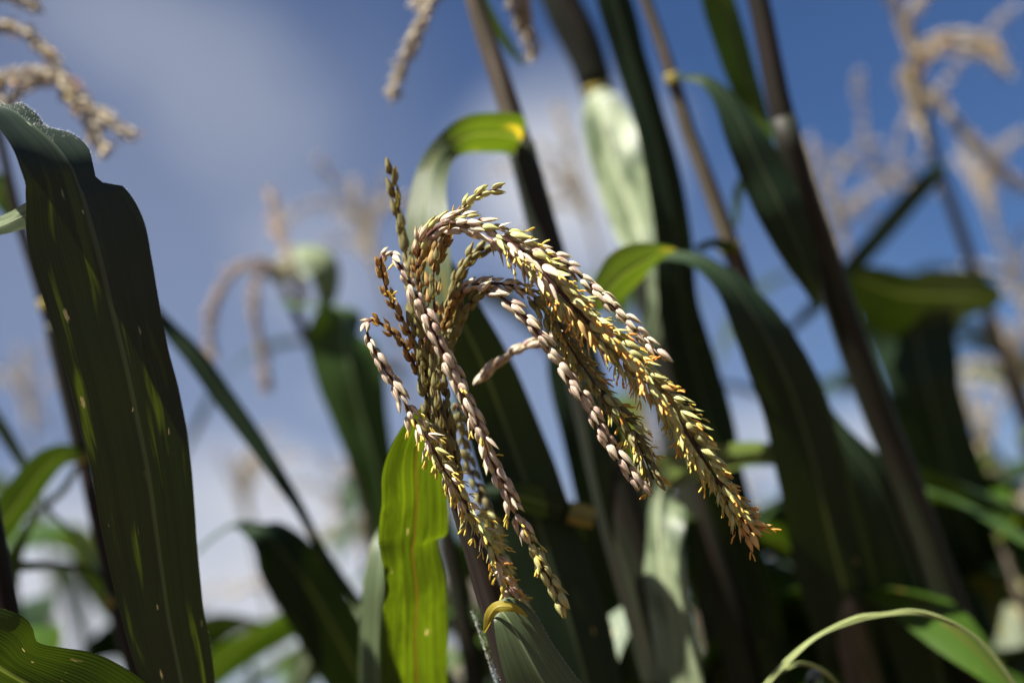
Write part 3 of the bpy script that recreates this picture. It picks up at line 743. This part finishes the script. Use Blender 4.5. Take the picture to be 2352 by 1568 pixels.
# ================================================================== thin stalk behind the broad leaf, its tassel at the top left
ls = plant([(-60, 60, 1.62, 8), (0, 320, 1.62, 10), (50, 530, 1.62, 12), (105, 700, 1.62, 14), (150, 880, 1.62, 15), (192, 1050, 1.62, 17), (235, 1240, 1.62, 20), (275, 1400, 1.62, 24), (325, 1568, 1.62, 28), (350, 1660, 1.62, 28)],
           'slim purple maize plant behind the broad left leaf, with arching beige tassel spikes')
collar(ls, 106, 700, 1.62, 17); collar(ls, 192, 1050, 1.62, 19); collar(ls, 268, 1375, 1.62, 24)
sheath(ls, [(118, 745, 1.615, 17), (150, 880, 1.615, 19), (186, 1030, 1.615, 19)])
far_tassel(ls, [
    [(-80, 90, 1.6), (0, 62, 1.6), (50, 72, 1.6), (100, 115, 1.6), (150, 185, 1.6), (190, 235, 1.6), (240, 275, 1.6), (300, 308, 1.6)],
    [(-60, 210, 1.58), (0, 182, 1.58), (60, 168, 1.58), (120, 180, 1.58), (165, 220, 1.58), (200, 275, 1.58), (240, 345, 1.58)],
    [(-60, 160, 1.58), (-20, 190, 1.58), (10, 235, 1.58), (30, 260, 1.58)],
    [(25, 232, 1.63), (50, 205, 1.63), (85, 188, 1.63), (120, 184, 1.63)],
    [(-60, 10, 1.6), (0, -15, 1.6), (50, -2, 1.6), (88, 22, 1.6)],
    [(-70, 60, 1.6), (-90, -60, 1.6), (-80, -180, 1.6)]], seed=100, rows=4, step=0.0067, anth=.12, length=.0088, rad=.0024)
leaf(ls, [(192, 1050, 1.61, 6, 6, 0), (150, 1046, 1.60, 30, 28, 35), (108, 1068, 1.59, 42, 42, 38), (62, 1125, 1.58, 48, 48, 38), (15, 1190, 1.57, 48, 48, 38), (-60, 1265, 1.57, 30, 30, 0), (-150, 1340, 1.57, 6, 6, 0)], 'leaf', n=40)
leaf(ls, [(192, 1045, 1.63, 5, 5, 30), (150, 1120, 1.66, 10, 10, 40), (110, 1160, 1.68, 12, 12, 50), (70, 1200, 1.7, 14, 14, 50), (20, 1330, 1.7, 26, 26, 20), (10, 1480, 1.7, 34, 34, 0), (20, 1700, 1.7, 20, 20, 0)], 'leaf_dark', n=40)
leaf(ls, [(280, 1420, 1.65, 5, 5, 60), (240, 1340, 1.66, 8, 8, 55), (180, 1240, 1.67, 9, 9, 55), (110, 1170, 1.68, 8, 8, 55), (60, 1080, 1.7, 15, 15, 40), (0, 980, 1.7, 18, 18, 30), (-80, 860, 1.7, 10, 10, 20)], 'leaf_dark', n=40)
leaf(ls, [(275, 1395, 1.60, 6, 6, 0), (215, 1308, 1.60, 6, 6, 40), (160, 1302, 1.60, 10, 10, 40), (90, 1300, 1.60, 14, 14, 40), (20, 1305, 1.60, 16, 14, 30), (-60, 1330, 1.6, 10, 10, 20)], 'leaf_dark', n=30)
leaf(ls, [(50, 540, 1.62, 5, 5, 0), (20, 470, 1.62, 24, 24, 0), (0, 440, 1.62, 34, 34, 0), (-40, 430, 1.62, 40, 40, 0), (-120, 470, 1.62, 20, 20, 0)], 'leaf_bright', n=24)

# ================================================================== plant with the long narrow leaf and the grey leaf left of centre
lc = plant([(640, 640, 2.0, 9), (700, 760, 2.0, 12), (760, 900, 2.0, 14), (820, 1080, 2.0, 16), (880, 1300, 2.0, 18), (950, 1560, 2.0, 20), (980, 1700, 2.0, 22)],
           'blurred maize plant left of the sharp tassel with a hooked beige tassel and folded leaf')
leaf(lc, [(650, 690, 2.0, 10, 10, 75), (690, 700, 1.97, 34, 34, 83), (745, 700, 1.94, 46, 46, 85), (790, 715, 1.90, 66, 66, 65), (790, 770, 1.88, 84, 84, 25), (808, 860, 1.87, 80, 80, 15), (838, 980, 1.87, 66, 60, 15), (868, 1090, 1.87, 50, 46, 15), (900, 1230, 1.87, 36, 36, 15), (930, 1400, 1.87, 8, 8, 15)],
     'leaf', n=60, label='broad folded leaf, pale along its lit top fold')
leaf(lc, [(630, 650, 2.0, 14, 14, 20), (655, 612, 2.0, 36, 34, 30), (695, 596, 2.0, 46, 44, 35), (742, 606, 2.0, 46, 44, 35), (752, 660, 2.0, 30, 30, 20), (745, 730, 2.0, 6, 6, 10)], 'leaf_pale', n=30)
far_tassel(lc, [
    [(660, 640, 2.0), (625, 612, 2.0), (580, 605, 2.0), (530, 630, 2.0), (495, 690, 2.0), (482, 760, 2.0), (485, 820, 2.0)],
    [(620, 615, 2.05), (590, 640, 2.05), (582, 700, 2.05), (590, 760, 2.05), (605, 820, 2.05), (612, 890, 2.05)],
    [(700, 700, 2.0), (670, 610, 2.0), (640, 520, 2.05), (622, 440, 2.1)],
    ], seed=130, mat='sp_dusk', rows=4, step=0.0078, anth=.05, length=.009, rad=.0024)
narrow = plant([(1000, 1000, 1.75, 12), (1020, 1200, 1.75, 20), (1060, 1400, 1.75, 24), (1100, 1600, 1.75, 26)], 'maize plant behind the bright leaf, sending a dark blade down to the left', smat='sheath')
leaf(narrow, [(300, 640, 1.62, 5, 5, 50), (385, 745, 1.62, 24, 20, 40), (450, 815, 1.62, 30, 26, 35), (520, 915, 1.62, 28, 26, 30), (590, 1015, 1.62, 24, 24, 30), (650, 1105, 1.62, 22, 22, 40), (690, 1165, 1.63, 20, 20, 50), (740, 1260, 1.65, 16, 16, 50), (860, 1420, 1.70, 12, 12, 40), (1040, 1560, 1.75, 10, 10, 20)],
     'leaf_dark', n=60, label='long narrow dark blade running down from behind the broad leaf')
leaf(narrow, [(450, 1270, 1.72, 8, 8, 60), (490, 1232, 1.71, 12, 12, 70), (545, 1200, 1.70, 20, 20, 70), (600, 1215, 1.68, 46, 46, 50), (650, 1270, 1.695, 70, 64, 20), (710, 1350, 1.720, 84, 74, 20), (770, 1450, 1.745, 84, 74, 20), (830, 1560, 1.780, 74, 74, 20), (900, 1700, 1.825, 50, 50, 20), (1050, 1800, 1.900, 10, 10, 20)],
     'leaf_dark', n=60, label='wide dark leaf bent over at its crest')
leaf(narrow, [(1020, 1130, 1.75, 5, 5, -20), (940, 1190, 1.5, 10, 10, -20), (890, 1230, 1.42, 30, 30, -20), (872, 1330, 1.40, 42, 44, -20), (866, 1450, 1.40, 46, 52, -20), (866, 1600, 1.40, 46, 50, -20), (880, 1900, 1.4, 20, 20, -20)],
     'leaf_grey', n=50, label='grey green leaf right beside the bright leaf')
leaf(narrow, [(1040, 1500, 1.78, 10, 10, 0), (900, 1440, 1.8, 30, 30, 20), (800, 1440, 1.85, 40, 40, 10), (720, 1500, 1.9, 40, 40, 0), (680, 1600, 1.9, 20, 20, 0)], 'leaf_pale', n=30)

# ================================================================== tall plant right behind the tassel
tall = plant([(1045, -260, 1.52, 14), (1078, -60, 1.52, 19), (1100, 40, 1.52, 22), (1145, 170, 1.52, 24), (1185, 300, 1.52, 27), (1225, 440, 1.52, 29), (1262, 580, 1.52, 32), (1320, 800, 1.52, 36), (1375, 1000, 1.52, 42), (1430, 1200, 1.52, 48), (1490, 1400, 1.52, 52), (1540, 1568, 1.52, 54), (1570, 1680, 1.52, 56)],
             'tall maize plant behind the sharp tassel, yellow green leaf high on its brown stalk', smat='stalk_brown', n=60)
sheath(tall, [(1195, 330, 1.515, 31), (1262, 580, 1.515, 36), (1325, 800, 1.515, 42), (1380, 1000, 1.515, 50), (1435, 1200, 1.515, 58), (1495, 1400, 1.515, 62), (1552, 1600, 1.515, 66)], 'sheath')
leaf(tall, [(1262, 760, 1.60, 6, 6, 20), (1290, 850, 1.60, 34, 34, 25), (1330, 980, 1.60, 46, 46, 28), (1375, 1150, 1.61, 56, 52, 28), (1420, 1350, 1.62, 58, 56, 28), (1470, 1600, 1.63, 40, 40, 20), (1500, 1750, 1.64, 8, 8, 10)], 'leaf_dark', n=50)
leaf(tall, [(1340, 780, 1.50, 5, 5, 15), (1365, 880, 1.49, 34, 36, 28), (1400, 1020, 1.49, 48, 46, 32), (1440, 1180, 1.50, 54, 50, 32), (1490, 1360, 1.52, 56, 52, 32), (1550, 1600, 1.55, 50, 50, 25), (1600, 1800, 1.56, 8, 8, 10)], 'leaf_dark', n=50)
leaf(tall, [(1198, 322, 1.50, 22, 40, 0), (1172, 312, 1.48, 54, 56, 30), (1120, 308, 1.46, 54, 52, 32), (1075, 314, 1.44, 50, 42, 30), (1035, 336, 1.42, 36, 28, 10), (1003, 376, 1.40, 36, 32, -10), (985, 430, 1.38, 46, 44, -30), (978, 500, 1.36, 56, 56, -35), (985, 600, 1.34, 58, 58, -35), (1005, 700, 1.33, 40, 40, -30), (1020, 780, 1.33, 5, 5, -30)],
     'leaf_yellow', n=70, label='green leaf turning yellow where it joins the stalk', keel=.06)
leaf(tall, [(985, 430, 1.385, 10, 10, 28), (978, 500, 1.385, 36, 40, 20), (984, 580, 1.385, 44, 42, 20), (1040, 700, 1.40, 60, 60, 20), (1100, 820, 1.42, 80, 70, 20), (1150, 950, 1.44, 92, 80, 20), (1210, 1120, 1.45, 100, 90, 20), (1270, 1300, 1.45, 105, 95, 20), (1330, 1500, 1.45, 105, 95, 20), (1380, 1700, 1.45, 80, 80, 20)],
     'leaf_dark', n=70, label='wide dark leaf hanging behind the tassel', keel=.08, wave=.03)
leaf(tall, [(1330, 1185, 1.46, 12, 12, 0), (1290, 1170, 1.44, 26, 26, 10), (1230, 1150, 1.42, 34, 34, 10), (1160, 1130, 1.40, 26, 26, 0), (1100, 1130, 1.40, 10, 10, 0)], 'leaf_dark', n=30)
collar(tall, 1335, 1182, 1.45, 24, (1, .25), 60)
far_tassel(tall, [
    [(1050, -200, 1.52), (1030, -80, 1.53), (990, 10, 1.55), (955, 80, 1.56), (925, 150, 1.57), (902, 212, 1.58)],
    [(1050, -200, 1.52), (1150, -120, 1.53), (1195, -20, 1.55), (1212, 60, 1.56), (1222, 135, 1.57)],
    [(1050, -180, 1.52), (1110, -140, 1.53), (1160, -40, 1.55), (1188, 30, 1.56), (1200, 70, 1.57)],
    [(1050, -180, 1.52), (1020, -120, 1.53), (985, -40, 1.55), (960, 10, 1.56)]], seed=150, rows=4, step=0.0067, anth=0, length=.0088, rad=.0024)
leaf(tall, [(1098, -40, 1.54, 4, 4, 40), (1130, 40, 1.56, 14, 14, 40), (1165, 100, 1.58, 13, 13, 40), (1205, 150, 1.6, 5, 5, 40)], 'leaf', n=24)

# ================================================================== plant with the pale leaf
pale = plant([(1215, -150, 1.85, 22), (1262, 0, 1.85, 24), (1320, 110, 1.85, 26), (1368, 215, 1.85, 28), (1420, 400, 1.85, 30), (1480, 640, 1.85, 34), (1540, 900, 1.85, 38), (1600, 1200, 1.85, 42), (1680, 1568, 1.85, 46), (1700, 1660, 1.85, 46)],
             'maize plant with a pale sunlit leaf hanging in front of the white cloud', smat='sheath')
sheath(pale, [(1230, -150, 1.84, 38), (1290, 0, 1.84, 42), (1335, 90, 1.84, 42), (1372, 190, 1.84, 36)])
leaf(pale, [(1375, 205, 1.80, 14, 14, -30), (1374, 225, 1.79, 44, 40, -30), (1388, 290, 1.77, 64, 62, -25), (1408, 370, 1.75, 72, 74, -30), (1436, 450, 1.73, 72, 74, -35), (1462, 520, 1.71, 62, 62, -35), (1482, 580, 1.69, 40, 40, -30), (1500, 640, 1.68, 8, 8, -20)],
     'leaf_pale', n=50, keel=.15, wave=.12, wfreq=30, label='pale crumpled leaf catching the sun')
collar(pale, 1374, 205, 1.84, 32)

# ================================================================== plant with the long dark blade from the top to the middle right
blade_p = plant([(1460, 560, 1.72, 24), (1500, 700, 1.72, 32), (1545, 860, 1.72, 36), (1590, 1040, 1.72, 40), (1650, 1300, 1.72, 44), (1720, 1568, 1.72, 48), (1745, 1680, 1.72, 48)],
                'dark maize plant whose long blade rises to the top edge beside an arching grey leaf', smat='sheath')
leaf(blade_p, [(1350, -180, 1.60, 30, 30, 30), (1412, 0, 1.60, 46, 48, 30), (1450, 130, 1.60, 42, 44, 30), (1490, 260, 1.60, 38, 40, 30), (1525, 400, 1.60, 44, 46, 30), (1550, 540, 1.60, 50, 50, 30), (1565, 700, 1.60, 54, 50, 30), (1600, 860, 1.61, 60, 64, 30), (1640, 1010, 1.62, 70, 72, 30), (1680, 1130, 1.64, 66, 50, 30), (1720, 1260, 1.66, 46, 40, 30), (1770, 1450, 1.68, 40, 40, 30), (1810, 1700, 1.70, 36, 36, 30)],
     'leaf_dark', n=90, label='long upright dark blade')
leaf(blade_p, [(1552, 574, 1.50, 4, 4, 20), (1512, 584, 1.47, 24, 26, 35), (1470, 606, 1.45, 52, 56, 38), (1432, 632, 1.44, 64, 62, 40), (1400, 664, 1.43, 50, 50, 40), (1374, 700, 1.43, 20, 24, 30), (1364, 720, 1.43, 3, 3, 30)], 'leaf_yellow', n=24)
leaf(blade_p, [(1455, 600, 1.56, 8, 8, 60), (1500, 588, 1.55, 20, 14, 60), (1550, 582, 1.53, 34, 24, 68), (1612, 596, 1.51, 54, 54, 70), (1678, 648, 1.50, 62, 60, 58), (1735, 730, 1.50, 72, 70, 42), (1788, 830, 1.51, 82, 80, 32), (1832, 940, 1.53, 88, 86, 28), (1872, 1080, 1.55, 94, 92, 28), (1912, 1250, 1.58, 100, 98, 28), (1955, 1420, 1.61, 102, 100, 28), (2000, 1600, 1.65, 98, 98, 25), (2060, 1950, 1.7, 20, 20, 0)],
     'leaf_dark', n=120, keel=.10, wave=.03, seed=3.3, label='arching dark leaf, grey along the lit bend')
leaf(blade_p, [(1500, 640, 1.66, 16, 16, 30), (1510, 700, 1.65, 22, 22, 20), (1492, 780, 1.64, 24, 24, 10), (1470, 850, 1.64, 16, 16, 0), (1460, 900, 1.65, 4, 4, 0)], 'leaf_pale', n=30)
# leaf that arches from the right and hangs, pale, in the lower middle
leaf(blade_p, [(1900, 1085, 1.66, 16, 16, 60), (1830, 1062, 1.63, 36, 36, 60), (1740, 1056, 1.60, 56, 50, 60), (1660, 1064, 1.57, 66, 56, 62), (1580, 1084, 1.54, 70, 64, 62), (1528, 1115, 1.51, 64, 60, 30), (1512, 1200, 1.49, 66, 62, -22), (1522, 1320, 1.47, 62, 58, -28), (1545, 1450, 1.46, 58, 54, -28), (1570, 1600, 1.45, 50, 50, -20), (1600, 1800, 1.45, 10, 10, 0)],
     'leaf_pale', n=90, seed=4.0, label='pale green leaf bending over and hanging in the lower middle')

# ================================================================== slim brown stalk with two joints
slim = plant([(1420, -260, 1.62, 9), (1480, 0, 1.62, 13), (1515, 90, 1.62, 14), (1545, 180, 1.62, 15), (1580, 300, 1.62, 17), (1630, 430, 1.62, 19), (1680, 570, 1.62, 22), (1725, 700, 1.62, 26), (1790, 900, 1.62, 32), (1860, 1150, 1.62, 36), (1950, 1450, 1.62, 40), (2010, 1660, 1.62, 42)],
             'slim brown maize stalk with two yellow joints crossing the upper right half', smat='stalk_brown')
collar(slim, 1545, 182, 1.615, 17); collar(slim, 1678, 572, 1.615, 24)
leaf(slim, [(1548, 180, 1.54, 6, 6, 60), (1580, 176, 1.54, 14, 14, 60), (1625, 184, 1.53, 26, 24, 60), (1672, 228, 1.52, 42, 36, 52), (1716, 310, 1.51, 56, 50, 36), (1758, 400, 1.51, 60, 60, 26), (1800, 490, 1.51, 58, 58, 22), (1838, 580, 1.52, 44, 44, 20), (1866, 660, 1.53, 20, 20, 20), (1880, 710, 1.54, 4, 4, 20)],
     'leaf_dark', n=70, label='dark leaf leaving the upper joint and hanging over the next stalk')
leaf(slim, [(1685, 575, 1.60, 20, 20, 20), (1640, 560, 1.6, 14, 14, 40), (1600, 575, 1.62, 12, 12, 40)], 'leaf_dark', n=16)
leaf(slim, [(1745, 380, 1.70, 4, 4, 30), (1712, 405, 1.70, 10, 10, 30), (1695, 450, 1.70, 12, 12, 30), (1690, 520, 1.68, 6, 6, 30)], 'leaf', n=20)

# ================================================================== thick dark stalk right of centre
thick = plant([(1668, -300, 1.56, 20), (1742, 0, 1.56, 25), (1768, 130, 1.56, 26), (1792, 250, 1.56, 28), (1840, 430, 1.57, 30), (1900, 610, 1.59, 32), (1955, 780, 1.60, 33), (2010, 930, 1.61, 32), (2070, 1080, 1.62, 32), (2150, 1300, 1.63, 34), (2250, 1568, 1.64, 36), (2290, 1680, 1.64, 36)],
              'thick dark maize stalk crossing the right half from the top edge, green blade against it', smat='stalk', n=60)
sheath(thick, [(1796, 268, 1.56, 31), (1840, 430, 1.57, 33), (1900, 610, 1.59, 35), (1955, 780, 1.60, 36), (2010, 930, 1.61, 36), (2070, 1080, 1.62, 36), (2150, 1300, 1.63, 38), (2250, 1568, 1.64, 40)])
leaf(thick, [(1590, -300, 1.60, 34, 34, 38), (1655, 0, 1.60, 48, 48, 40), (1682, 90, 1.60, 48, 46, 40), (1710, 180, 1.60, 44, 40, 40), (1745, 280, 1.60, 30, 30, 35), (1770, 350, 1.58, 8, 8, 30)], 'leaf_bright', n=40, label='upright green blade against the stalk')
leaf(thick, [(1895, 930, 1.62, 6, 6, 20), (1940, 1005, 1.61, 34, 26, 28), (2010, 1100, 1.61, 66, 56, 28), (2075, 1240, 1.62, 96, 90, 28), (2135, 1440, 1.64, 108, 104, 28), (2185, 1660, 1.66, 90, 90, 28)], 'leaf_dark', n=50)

# ================================================================== plant at the right edge with a loose tassel
rt = plant([(2090, 60, 2.25, 8), (2110, 200, 2.25, 9), (2150, 370, 2.25, 11), (2185, 470, 2.25, 13), (2230, 600, 2.25, 14), (2290, 780, 2.25, 15), (2352, 960, 2.25, 17), (2430, 1200, 2.25, 19), (2540, 1568, 2.25, 22), (2570, 1680, 2.25, 22)],
           'blurred maize plant by the right edge with a loose beige tassel against deep blue sky')
far_tassel(rt, [
    [(2118, 260, 2.25), (2102, 180, 2.25), (2092, 110, 2.25), (2078, 60, 2.25), (2100, 20, 2.25), (2150, -40, 2.25)],
    [(2110, 200, 2.25), (2092, 100, 2.25), (2060, 20, 2.25), (2030, -40, 2.25)],
    [(2105, 130, 2.22), (2150, 90, 2.2), (2210, 82, 2.2), (2260, 95, 2.2), (2305, 120, 2.2)],
    [(2110, 150, 2.28), (2180, 105, 2.3), (2250, 120, 2.3), (2320, 165, 2.3)],
    [(2120, 200, 2.25), (2160, 240, 2.25), (2230, 320, 2.25), (2320, 410, 2.25), (2380, 440, 2.25)],
    [(2140, 330, 2.25), (2100, 250, 2.3), (2070, 160, 2.3)]], seed=170, rows=4, step=0.0084, anth=.12, length=.010, rad=.003)
far_tassel(rt, [
    [(2130, 260, 2.5), (2200, 150, 2.5), (2280, 60, 2.5), (2330, 20, 2.5)], [(2140, 350, 2.5), (2050, 400, 2.5), (1960, 380, 2.5), (1900, 350, 2.5)],
    [(2060, 440, 2.5), (1990, 330, 2.5), (1975, 230, 2.5), (1970, 160, 2.5)], [(2100, 420, 2.5), (2060, 380, 2.5), (2075, 290, 2.5), (2110, 230, 2.5)]], seed=190, rows=2, step=0.0101, length=.010)
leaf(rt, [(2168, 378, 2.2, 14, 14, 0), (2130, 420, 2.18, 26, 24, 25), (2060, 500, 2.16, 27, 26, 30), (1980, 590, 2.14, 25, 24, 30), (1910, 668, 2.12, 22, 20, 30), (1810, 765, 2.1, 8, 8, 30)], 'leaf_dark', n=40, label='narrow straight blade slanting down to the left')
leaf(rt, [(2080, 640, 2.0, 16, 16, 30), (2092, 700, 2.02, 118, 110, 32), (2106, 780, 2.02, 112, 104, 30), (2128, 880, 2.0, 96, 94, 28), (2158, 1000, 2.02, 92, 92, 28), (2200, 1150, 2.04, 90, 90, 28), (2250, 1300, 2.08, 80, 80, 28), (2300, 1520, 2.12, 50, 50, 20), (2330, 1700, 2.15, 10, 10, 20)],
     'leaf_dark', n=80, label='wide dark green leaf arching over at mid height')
leaf(rt, [(2300, 690, 2.10, 20, 20, 20), (2240, 680, 2.06, 46, 80, 24), (2160, 678, 2.0, 50, 120, 26), (2070, 672, 1.95, 50, 120, 28), (2005, 652, 1.93, 44, 80, 28), (1962, 632, 1.92, 26, 40, 25), (1938, 622, 1.92, 6, 6, 20)], 'leaf_mid', n=40)

# ================================================================== single dry blade arching in the lower right
gb = thing('grass_plant', (P(1700, 1680, 1.27) * 1.0).xy.to_3d(), 'thin pale green grass blade arching over the lower right corner', 'grass blade')
b0 = Vector(gb.location)
M['grass'] = stalk_mat('grass_blade', a=(0.13, 0.15, 0.05), b=(0.26, 0.29, 0.12), g=(0.09, 0.13, 0.03), green=.6)
leaf(gb, [(1690, 1680, 1.27, 9, 9, 20), (1760, 1566, 1.27, 9, 9, 30), (1812, 1508, 1.27, 9, 8, 40), (1880, 1455, 1.27, 6, 8, 45), (1970, 1415, 1.27, 9, 7, 30), (2035, 1406, 1.27, 6, 5, 50), (2090, 1401, 1.27, 8, 7, 35), (2150, 1414, 1.27, 6, 7, 20), (2222, 1447, 1.27, 6, 5, 35), (2282, 1503, 1.27, 6, 6, 20), (2333, 1572, 1.27, 5, 5, 20), (2380, 1660, 1.27, 2, 2, 20)],
     'grass', name='blade', n=90, keel=.7, wave=.15, wfreq=70, ripple=.2)
leaf(gb, [(1760, 1566, 1.27, 6, 6, 30), (1812, 1528, 1.28, 6, 6, 40), (1850, 1521, 1.3, 6, 5, 40), (1900, 1545, 1.32, 5, 5, 30), (1950, 1600, 1.34, 2, 2, 20)], 'grass', name='blade', n=40, keel=.7, ripple=.2)
mb = MB(); q = P(1690, 1680, 1.27)
tube(mb, [b0, b0.lerp(q, .5), q], [.004, .0035, .003], 8); part('stem', mb.mesh('stem', M['grass']), gb)

# ================================================================== the field further off
def field_plant(x, y, d, seed, label, spread=1.0, nleaf=9, tassel=True, mats=('leaf', 'leaf_dark', 'leaf_dark', 'leaf_bright'), top=None, wide=1.0, gap=.115):
    rs = random.Random(seed)
    top = P(x, y, d) if top is None else top; az = rs.uniform(0, math.pi * 2)
    base = Vector((top.x + rs.uniform(-.06, .06), top.y + rs.uniform(-.06, .06), 0))
    pl = thing('maize_plant', base, label, 'maize plant', GROUP)
    ctrl = [tuple(top.lerp(base, f)) + ((.004 + .010 * f),) for f in (0, .1, .25, .5, .75, 1)]
    sm, _ = catmull(ctrl, 24); mb = MB()
    tube(mb, [Vector(s[:3]) for s in sm], [s[3] for s in sm], 9)
    part('stalk', mb.mesh('stalk', M['stalk_brown' if rs.random() < .5 else 'sheath']), pl)
    H = top.z; t0 = .20
    for k in range(nleaf):
        s0 = (t0 if tassel else .02) + k * gap + rs.uniform(-.02, .02)
        if s0 > H - .4: break
        p = top.lerp(base, s0 / H)
        a = az + math.pi * (k % 2) + rs.uniform(-.5, .5)
        h = Vector((math.cos(a), math.sin(a), 0)); L = rs.uniform(.5, .8) * spread; rise = rs.uniform(.35, .8); wd = wide * rs.uniform(.034, .05) * min(1.2, 0.75 + .05 * k)
        pts = []
        for f in (0, .12, .28, .45, .62, .8, 1.0):
            pts.append((*(p + h * (L * .75 * f ** .85) + Vector((0, 0, rise * L * (f - 1.45 * f * f) * 1.1))), wd * min(1, .35 + 3.2 * f) * (1 - f ** 3) + .0008, rs.gauss(0, .25)))
        sm, _ = catmull(pts, 30)
        q = [Vector(s[:3]) for s in sm]; rows = []
        for i, s in enumerate(sm):
            t = (q[min(i+1, 29)] - q[max(i-1, 0)]).normalized(); c = t.cross(Vector((0, 0, 1))).normalized(); n2 = c.cross(t)
            rows.append((q[i], c * math.cos(s[4]) + n2 * math.sin(s[4]), s[3], s[3]))
        mb, _ = blade(rows, keel=-.2, wave=.16, wfreq=30, seed=rs.uniform(0, 9))
        part('leaf', mb.mesh('leaf', M[rs.choice(mats)]), pl)
    if tassel:
        for k in range(rs.randint(6, 9)):
            a = rs.uniform(0, 6.28); h = Vector((math.cos(a), math.sin(a), 0)); L = rs.uniform(.14, .24)
            out = rs.uniform(.3, 1.0) if k else 0
            b = top + Vector((0, 0, -.09 + .015 * k))
            pts = [tuple(b + h * (out * L * f) + Vector((0, 0, L * (1.1 * f - (1.1 * out) * f * f)))) for f in (0, .25, .5, .75, 1)]
            g = grow(pts, step=0.0101, rows=4 if k == 0 else 2, mat='sp_far', seed=seed * 31 + k, length=.0105, world=True, rad=.002, tilt=(14, 26))
            branch(pl, g)
    return pl
FIELD = [
 (840, 520, 2.7, 1, 'far maize plant with faint tassel seen above and left of the sharp tassel'),
 (560, 1130, 3.3, 2, 'far maize plant at the pale cloud below the narrow dark blade'),
 (820, 1200, 3.0, 3, 'far maize plant seen just left of the bright hanging leaf'),
 (60, 900, 3.2, 4, 'far maize plant with faint tassel behind the slim stalk at the left edge'),
 (420, 1400, 3.4, 5, 'far maize plant low between the broad leaf and the wide dark leaf'),
 (1010, 1250, 3.6, 6, 'far maize plant seen between the bright leaf and the tassel stalk'),
 (1330, 420, 2.7, 7, 'far maize plant with tassel in front of the white cloud'),
 (1620, 1180, 3.4, 8, 'far maize plant below the orange tip of the central spike'),
 (1760, 1330, 3.8, 9, 'far maize plant low in the gap right of the pale hanging leaf'),
 (1910, 480, 2.9, 10, 'far maize plant with upright pale tassel beside the thick dark stalk'),
 (2250, 420, 2.9, 11, 'far maize plant with tan tassel behind the loose one at the right'),
 (2330, 640, 3.0, 12, 'far maize plant at the right edge below the loose tassel'),
 (2060, 1150, 3.2, 13, 'far maize plant behind the wide dark leaf at the lower right'),
 (2260, 1000, 2.6, 14, 'far maize plant low at the right edge behind dark leaves'),
 (1400, 1300, 3.0, 15, 'far maize plant hidden mostly by the thick stalks in the lower middle'),
 (700, 1330, 2.7, 16, 'maize plant low down left of the wide dark bent leaf tip'),
 (1180, 1380, 2.6, 17, 'maize plant low in the gap between the collar leaf and the tall stalk'),
 (1560, 1330, 2.5, 18, 'maize plant low behind the pale hanging leaf'),
 (1700, 1230, 2.7, 19, 'leafy maize plant in the gap under the central spike tip'),
 (1850, 1420, 2.5, 20, 'leafy maize plant at the foot of the frame under the dark arching leaf'),
 (2000, 1260, 2.6, 21, 'maize plant in the dark gap left of the thick stalk'),
 (2180, 1330, 2.7, 22, 'maize plant behind the arching grass blade'),
 (2320, 1180, 2.4, 23, 'maize plant low in the bottom right corner'),
 (2340, 860, 2.6, 24, 'maize plant at the right edge at mid height'),
 (1500, 1000, 3.1, 25, 'far maize plant seen between the tall stalk and the long dark blade'),
 (340, 1540, 2.8, 26, 'maize plant at the foot of the frame right of the broad leaf'),
 (1060, 1480, 2.4, 27, 'maize plant just right of the bright leaf, at the foot of the frame'),
]
for x, y, d, s, lb in FIELD: field_plant(x, y, d, s, lb)
# broad leaved young plants closer by, filling the foot of the picture
NEAR = [
 (1640, 1190, 2.0, 41, 'leafy young maize plant below the orange tip of the central spike'),
 (1770, 1300, 2.1, 42, 'leafy young maize plant left of the arching dark leaf, at the foot of the frame'),
 (1930, 1180, 2.2, 43, 'leafy young maize plant hidden behind the arching dark leaf'),
 (2060, 1120, 2.3, 44, 'leafy young maize plant in the wedge right of the arching dark leaf'),
 (2215, 1080, 2.4, 45, 'leafy young maize plant behind the top of the grass blade'),
 (2340, 1000, 2.2, 46, 'leafy young maize plant against the right edge below mid height'),
 (1250, 1180, 2.1, 47, 'leafy young maize plant between the two front strands and the tall stalk'),
 (1090, 1330, 2.0, 48, 'leafy young maize plant right beside the bright leaf at the foot of the frame'),
 (780, 1330, 2.2, 49, 'leafy young maize plant between the wide bent leaf and the bright leaf'),
 (560, 1440, 2.3, 50, 'leafy young maize plant right of the foot of the broad left leaf'),
 (1500, 1260, 1.95, 52, 'leafy young maize plant half hidden by the pale hanging leaf'),
 (1860, 1240, 1.9, 53, 'leafy young maize plant between the central spike tip and the arching dark leaf'),
 (2280, 1180, 2.0, 54, 'leafy young maize plant low at the right, over the end of the grass blade'),
 (20, 1250, 2.1, 51, 'leafy young maize plant above the blighted leaf at the left edge')]
for x, y, d, s, lb in NEAR: field_plant(x, y, d, s, lb, nleaf=14, tassel=False, mats=('leaf_bright', 'leaf', 'leaf_bright', 'leaf_yellow') if s in (41, 42, 45, 46, 53) else ('leaf', 'leaf_dark', 'leaf_dark', 'leaf_bright', 'leaf_dark'), wide=1.5, gap=.07)
